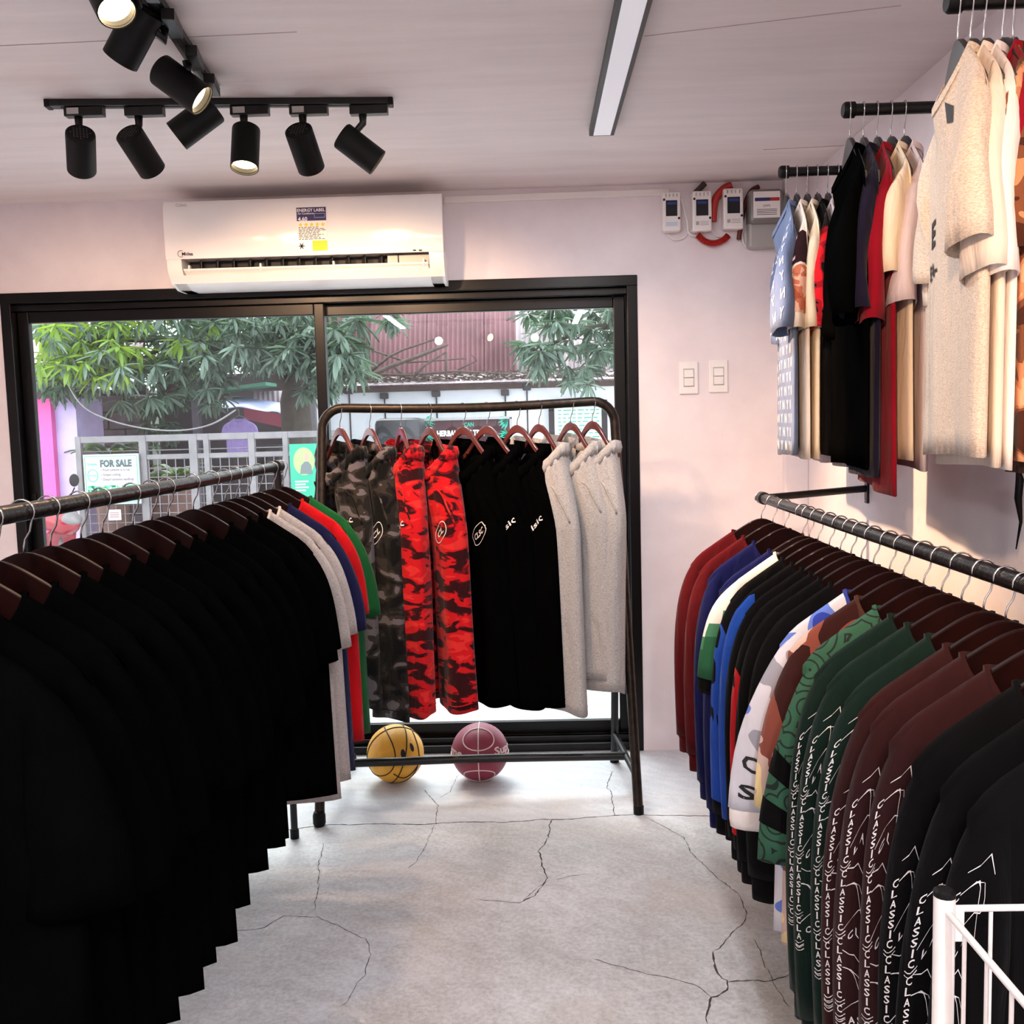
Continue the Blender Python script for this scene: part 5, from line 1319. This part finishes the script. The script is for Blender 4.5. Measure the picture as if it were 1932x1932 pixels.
m_ = MB(); arc_strip(m_, f1, [(-.68+.18*math.cos(q*2*PI/24), .16+.24*math.sin(q*2*PI/24)) for q in range(25)], .02); put_text(m_, 'homemade', f1, -.68, .62, w=.34, h=.10); put_text(m_, 'farm shop', f1, -.68, .16, w=.28, h=.08); m_.build('emblem', T_TEAL, t)
arcb = MB(); arc_strip(arcb, f1, [(-.94, -.92), (-.94, .92), (.94, .92), (.94, -.92), (-.94, -.92)], .015); arcb.build('border_line', T_GREEN, t)
for k, (x0, x1) in enumerate(((-.88, -.55), (-.50, .12), (.18, .50), (.53, .90))):
    m_ = MB(); rect(m_, f1, x0, x1, -.62, -.25); m_.build('plant_photo', camo('plant_photo_print', [C(20, 90, 64), C(44, 160, 110), C(120, 205, 160), C(206, 230, 220)], 26, (1, 1, 1), 9.0, (.44, .52, .6)), t)
m_ = MB(); rect(m_, f1, -.9, .9, -.86, -.70); m_.build('footer_band', T_TEAL, t)
t, w, h, f1, f2 = board('green_poster', 'teal green poster with a round portrait on the gate', 'poster', 546, 838, 606, 938, gy-.06, 0, plain('teal_poster', C(30, 150, 120), .5))
m_ = MB(); m_.add([f1(-.05+.72*math.cos(q*2*PI/24), .35+.52*math.sin(q*2*PI/24)) for q in range(24)], [tuple(range(24))]); m_.build('round_photo', plain('pale_green_photo', C(150, 196, 110), .6), t)
m_ = MB(); m_.add([f2(-.35, -.12), f2(.5, -.12), f2(.45, .2), f2(.25, .34), f2(.0, .34), f2(-.25, .2)], [(0, 1, 2, 3, 4, 5)]); m_.build('portrait_clothing', plain('grey_clothing_print', C(96, 104, 104), .6), t)
m_ = MB(); m_.add([f2(.13+.17*math.cos(q*2*PI/16), .52+.19*math.sin(q*2*PI/16)) for q in range(16)], [tuple(range(16))]); m_.build('portrait_head', plain('skin_tone_print', C(176, 140, 120), .6), t)
m_ = MB()
for k in range(4): rect(m_, f1, -.7, .2-.2*(k % 2), -.42-.11*k, -.37-.11*k)
m_.build('white_lines', M_INKW, t)
t, w, h, f1, f2 = board('paper_notice', 'small white paper notice fixed low on the gate mesh', 'sign', 204, 962, 229, 981, gy-.05, 0, plain('notice_paper', C(232, 222, 226), .7), thick=.006)
m_ = MB()
for k in range(3): rect(m_, f1, -.75, .75, .5-.4*k-.14, .5-.4*k)
m_.build('notice_lines', T_ROSE, t)
# rosette plants in planters
def rosette(px, py, Y, rad, n, label, seed, lime):
    c = P(px, py, Y); t = thing('potted_plant', label, 'plant', (c.x, Y, GZ), group='rosette plants behind the gate'); rnd = random.Random(seed); hz = c.z-GZ
    MB().lathe([(.13, 0), (.17, hz-.12), (.19, hz-.12), (.19, hz-.06), (.15, hz-.06)], (0, 0, 0), None, 18).build('pot', plain('clay_pot', C(104, 74, 66), .8, 0, .2, 6), t, smooth=True, angle=40)
    for k in range(n):
        a = 2*PI*k/n+rnd.uniform(-.2, .2); L = rad*rnd.uniform(.75, 1.1); up = rnd.uniform(.35, 1.1); lft, rgt, mid_ = [], [], []
        for j in range(8):
            s_ = j/7; r_ = L*s_; z = hz-.06+L*(up*s_-1.0*up*s_*s_*rnd.uniform(.75, .8)); wd = .035*math.sin(PI*min(1, .12+s_*.88))+.002
            d = Vector((math.cos(a), math.sin(a), 0)); nn = Vector((-d.y, d.x, 0)); p = d*r_+Vector((0, 0, z))
            lft.append(p+nn*wd+Vector((0, 0, .012))); mid_.append(p); rgt.append(p-nn*wd+Vector((0, 0, .012)))
        MB().grid([lft, mid_, rgt]).build('leaf', L_LIME if (k % 3 == 0) == lime else L_GREY, t, smooth=True, solid=.003)
rosette(206, 852, 9.7, .42, 20, 'spiky green rosette plant above the FOR SALE sign', 3, True)
rosette(334, 892, 10.0, .40, 18, 'spiky rosette plant behind the gate right of the FOR SALE sign', 4, False)
rosette(300, 900, 10.6, .34, 14, 'smaller dark rosette plant at the back behind the gate', 6, False)
# drooping cable
pts = [(112, 692), (150, 760), (200, 790), (270, 808), (340, 812), (400, 800), (450, 770)]
q = [P(x, y, 8.7) for x, y in pts]; path = []
for i in range(len(q)-1):
    p0, p1_, p2_, p3_ = q[max(i-1, 0)], q[i], q[i+1], q[min(i+2, len(q)-1)]
    for k in range(6):
        t_ = k/6; path.append(.5*((2*p1_)+(-p0+p2_)*t_+(2*p0-5*p1_+4*p2_-p3_)*t_*t_+(-p0+3*p1_-3*p2_+p3_)*t_**3))
o = MB().tube(path, .008, 6).build('overhead_cable', G_STEEL, smooth=True); tag(o, 'thin grey cable drooping across the tree in front of the gate', 'cable')
# scooter parked by the pink wall
c = P(92, 985, 8.0)
sc_ = thing('scooter', 'red scooter with round black mirror parked by the pink wall', 'scooter', (c.x, 8.0, GZ), (0, 0, R(-20)))
M_SRED = plain('glossy_red_fairing', C(140, 14, 36), .2, 0, .06, 6, coat=.5); M_TYRE = plain('black_tyre', C(24, 24, 25), .8)
hz = c.z-GZ
def blob(name, pts, mt, n=14):
    """loft of ellipses: (x, z, half width y, half height)"""
    rings = [[(x+.0, wy*math.sin(2*PI*j/n), z+wz*math.cos(2*PI*j/n)) for j in range(n)] for x, z, wy, wz in pts]
    return MB().loft(rings, True, True, True).build(name, mt, sc_, smooth=True, angle=60)
blob('front_fairing', [(.30, hz-.02, .03, .03), (.22, hz+.0, .13, .11), (.10, hz+.06, .19, .15), (-.05, hz+.06, .16, .12), (-.10, hz+.04, .08, .07)], M_SRED)
blob('leg_shield', [(.12, hz-.1, .17, .05), (.06, hz-.25, .2, .12), (.02, hz-.42, .18, .16), (-.04, hz-.55, .1, .08)], M_SRED)
blob('front_mudguard', [(.36, .36, .03, .02), (.28, .44, .06, .05), (.14, .5, .07, .05), (.0, .44, .06, .04)], M_SRED)
blob('headlight', [(.315, hz+.0, .015, .015), (.285, hz+.02, .08, .045), (.24, hz+.03, .10, .06)], G_STEEL)
blob('seat', [(-.45, hz+.02, .08, .03), (-.55, hz+.06, .13, .06), (-.9, hz+.09, .14, .06), (-1.15, hz+.13, .1, .04)], M_TYRE)
blob('tail_body', [(-.4, hz-.12, .1, .1), (-.7, hz-.08, .16, .13), (-1.05, hz-.0, .13, .1), (-1.3, hz+.04, .04, .04)], M_SRED)
blob('footboard', [(-.02, .3, .12, .05), (-.25, .27, .14, .05), (-.45, .32, .12, .08)], M_TYRE)
for x in (.22, -.95):
    MB().tube([(x+.2*math.cos(2*PI*k/24), 0, .25+.2*math.sin(2*PI*k/24)) for k in range(24)], .05, 10, closed=True).build('tyre', M_TYRE, sc_, smooth=True)
    MB().tube([(x, -.03, .25), (x, .03, .25)], .15, 18).build('wheel_rim', G_STEEL, sc_, smooth=True, angle=50)
MB().tube([(.2, .0, .3), (.06, .0, hz)], .03, 10).build('fork', G_STEEL, sc_, smooth=True)
MB().tube([(-.02, -.34, hz+.19), (.02, -.15, hz+.17), (.02, .15, hz+.17), (-.02, .34, hz+.19)], .016, 8).build('handlebar', M_TYRE, sc_, smooth=True)
mr_ = P(92, 910, 8.0).z-GZ
for s in (-1, 1):
    MB().tube([(0, s*.24, hz+.18), (.03, s*.27, mr_-.06)], .006, 6).build('mirror_stalk', M_TYRE, sc_)
    mm = MB(); mm.lathe([(0, -.012), (.045, -.010), (.055, 0), (.045, .008), (0, .01)], (.03, s*.27, mr_), Matrix.Rotation(R(90), 3, 'Y'), 18, cap=False); mm.build('mirror', M_TYRE, sc_, smooth=True)

# ------------------------------------------------------------------ mango trees
def leaf_mesh(name, mt, L=.155, w=.0165):
    m_ = MB(); a, b, c = [], [], []
    for j in range(6):
        s_ = j/5; wd = w*math.sin(PI*(s_*.94+.03))**.8; droop = -.16*L*s_*s_
        a.append((L*s_, wd, droop+.006)); b.append((L*s_, 0, droop-.004)); c.append((L*s_, -wd, droop+.006))
    m_.grid([a, b, c]); return m_
def mango(name, label, base, trunk, limbs, clusters, n_parts, seed):
    """trunk, limbs: world paths with radii; clusters: (centre, size, tone)"""
    rnd = random.Random(seed); t = thing(name, label, 'tree', base)
    o0 = Vector(base)
    MB().tube([Vector(p)-o0 for p, r in trunk], [r for p, r in trunk], 12).build('trunk', G_BARK, t, smooth=True)
    for lm in limbs: MB().tube([Vector(p)-o0 for p, r in lm], [r for p, r in lm], 8).build('branch', G_BARK, t, smooth=True)
    protos = {}
    for k, mt in (('dark', L_DARK), ('grey', L_GREY), ('lime', L_LIME)):
        protos[k] = leaf_mesh('leaf', mt)
    rest = {k: MB() for k in protos}; made = 0; mesh = {}
    lst = []
    for c, size, tone in clusters:
        n = rnd.randint(9, 14); ax = rnd.uniform(0, 6.28)
        for j in range(n):
            a = ax+2*PI*j/n*1.0+rnd.uniform(-.3, .3); el = rnd.uniform(-1.25, .25); d = Vector((math.cos(a)*math.cos(el), math.sin(a)*math.cos(el), math.sin(el)))
            sc = size*rnd.uniform(.75, 1.2)
            lst.append((c.y, Vector(c)+d*.02, d, sc, tone if rnd.random() < .8 else rnd.choice(['dark', 'grey']), rnd.uniform(-.6, .6)))
    lst.sort(key=lambda q: q[0])
    for i, (yy, p, d, sc, tone, tw) in enumerate(lst):
        side = d.cross(Vector((0, 0, 1)))
        side = side.normalized() if side.length > 1e-3 else Vector((1, 0, 0))
        up = side.cross(d)
        M_ = Matrix((d, side, up)).transposed() @ Matrix.Rotation(tw, 3, 'X')
        if i < n_parts:
            if tone not in mesh:
                o = protos[tone].build('leaf', {'dark': L_DARK, 'grey': L_GREY, 'lime': L_LIME}[tone], t, smooth=True); mesh[tone] = o.data
            else:
                o = bpy.data.objects.new('leaf', mesh[tone]); COL.objects.link(o); o.parent = t
            o.matrix_local = Matrix.Translation(p-o0) @ (M_*sc).to_4x4()
        else:
            pm = protos[tone]; rest[tone].add([M_ @ (Vector(v)*sc)+p-o0 for v in pm.v], pm.f)
    for k, m_ in rest.items():
        if m_.v:
            o = m_.build('foliage', {'dark': L_DARK, 'grey': L_GREY, 'lime': L_LIME}[k], t, smooth=True); o['kind'] = 'stuff'
    return t
rnd = random.Random(21)
cl = []
def region(x0, x1, y0, y1, n, Y0, Y1, tones, size=1.0):
    for _ in range(n):
        px, py = rnd.uniform(x0, x1), rnd.uniform(y0, y1); Y = rnd.uniform(Y0, Y1)
        cl.append((P(px, py, Y), size*rnd.uniform(.85, 1.25), rnd.choice(tones)))
region(70, 240, 600, 715, 120, 8.6, 10.0, ['lime', 'lime', 'grey'])
region(150, 420, 580, 700, 170, 9.0, 11.0, ['dark', 'grey', 'lime', 'dark'])
region(220, 430, 690, 765, 34, 9.2, 10.5, ['grey', 'grey', 'dark'])
region(400, 600, 580, 690, 170, 9.0, 11.0, ['dark', 'grey', 'dark'])
region(560, 640, 580, 740, 80, 9.2, 11.0, ['grey', 'dark'])
region(625, 690, 600, 700, 26, 8.8, 9.6, ['grey', 'dark'], 1.25)
region(60, 180, 690, 735, 16, 8.8, 9.6, ['grey', 'dark'])
region(40, 700, 330, 585, 150, 8.8, 11.5, ['dark', 'grey', 'dark', 'lime'], 1.2)
region(640, 760, 585, 620, 6, 9.6, 10.2, ['grey'], 1.2)
region(270, 300, 760, 840, 6, 9.9, 10.2, ['dark']); region(300, 330, 780, 830, 6, 9.9, 10.2, ['dark'])
tb = P(566, 1100, 10.6); tb = Vector((tb.x, 10.6, GZ))
tk = [(tb, .20), (P(564, 860, 10.6), .17), (P(556, 760, 10.6), .16), (P(566, 690, 10.5), .13), (P(575, 600, 10.4), .11), (P(560, 450, 10.3), .09)]
lm = []
for pts, Y0, Y1, r in (([(556, 740), (500, 690), (430, 660), (330, 640), (200, 640), (110, 660)], 10.6, 9.2, .07), ([(566, 690), (480, 620), (380, 560), (250, 520), (120, 500)], 10.5, 9.4, .07),
                       ([(566, 700), (610, 650), (650, 640), (690, 650)], 10.5, 9.2, .045), ([(430, 660), (360, 700), (310, 740), (290, 800)], 10.2, 10.0, .03), ([(575, 610), (640, 560), (700, 560), (750, 600)], 10.4, 9.8, .05),
                       ([(330, 640), (250, 690), (180, 720), (110, 720)], 9.9, 9.3, .03), ([(556, 470), (480, 420), (380, 400)], 10.3, 9.6, .05)):
    lm.append([(P(x, y, Y0+(Y1-Y0)*i/(len(pts)-1)), r*(1-.75*i/(len(pts)-1))) for i, (x, y) in enumerate(pts)])
mango('mango_tree', 'large mango tree spreading over the gate across the street', tb, tk, lm, cl, 300, 5)
cl = []
region(985, 1165, 575, 680, 48, 9.6, 10.8, ['grey', 'dark', 'grey']); region(990, 1050, 640, 700, 12, 9.4, 10.0, ['grey', 'dark']); region(1060, 1120, 670, 725, 12, 9.4, 10.0, ['grey'])
region(1000, 1400, 380, 590, 70, 9.4, 11, ['grey', 'dark'], 1.2); region(1150, 1300, 590, 700, 40, 9.6, 11, ['grey', 'dark'])
tb = Vector((P(1330, 900, 11.2).x, 11.2, GZ))
tk = [(tb, .15), (P(1325, 760, 11.2), .13), (P(1310, 640, 11.0), .11), (P(1290, 480, 10.8), .08)]
lm = [[(P(1310, 650, 11.0), .06), (P(1200, 610, 10.5), .045), (P(1100, 620, 10.1), .03), (P(1020, 660, 9.8), .012)], [(P(1300, 560, 10.9), .06), (P(1180, 520, 10.4), .04), (P(1060, 540, 10.0), .02), (P(1000, 600, 9.9), .01)]]
mango('mango_tree', 'mango tree with leaves drooping over the right end of the tin roof', tb, tk, lm, cl, 200, 6)
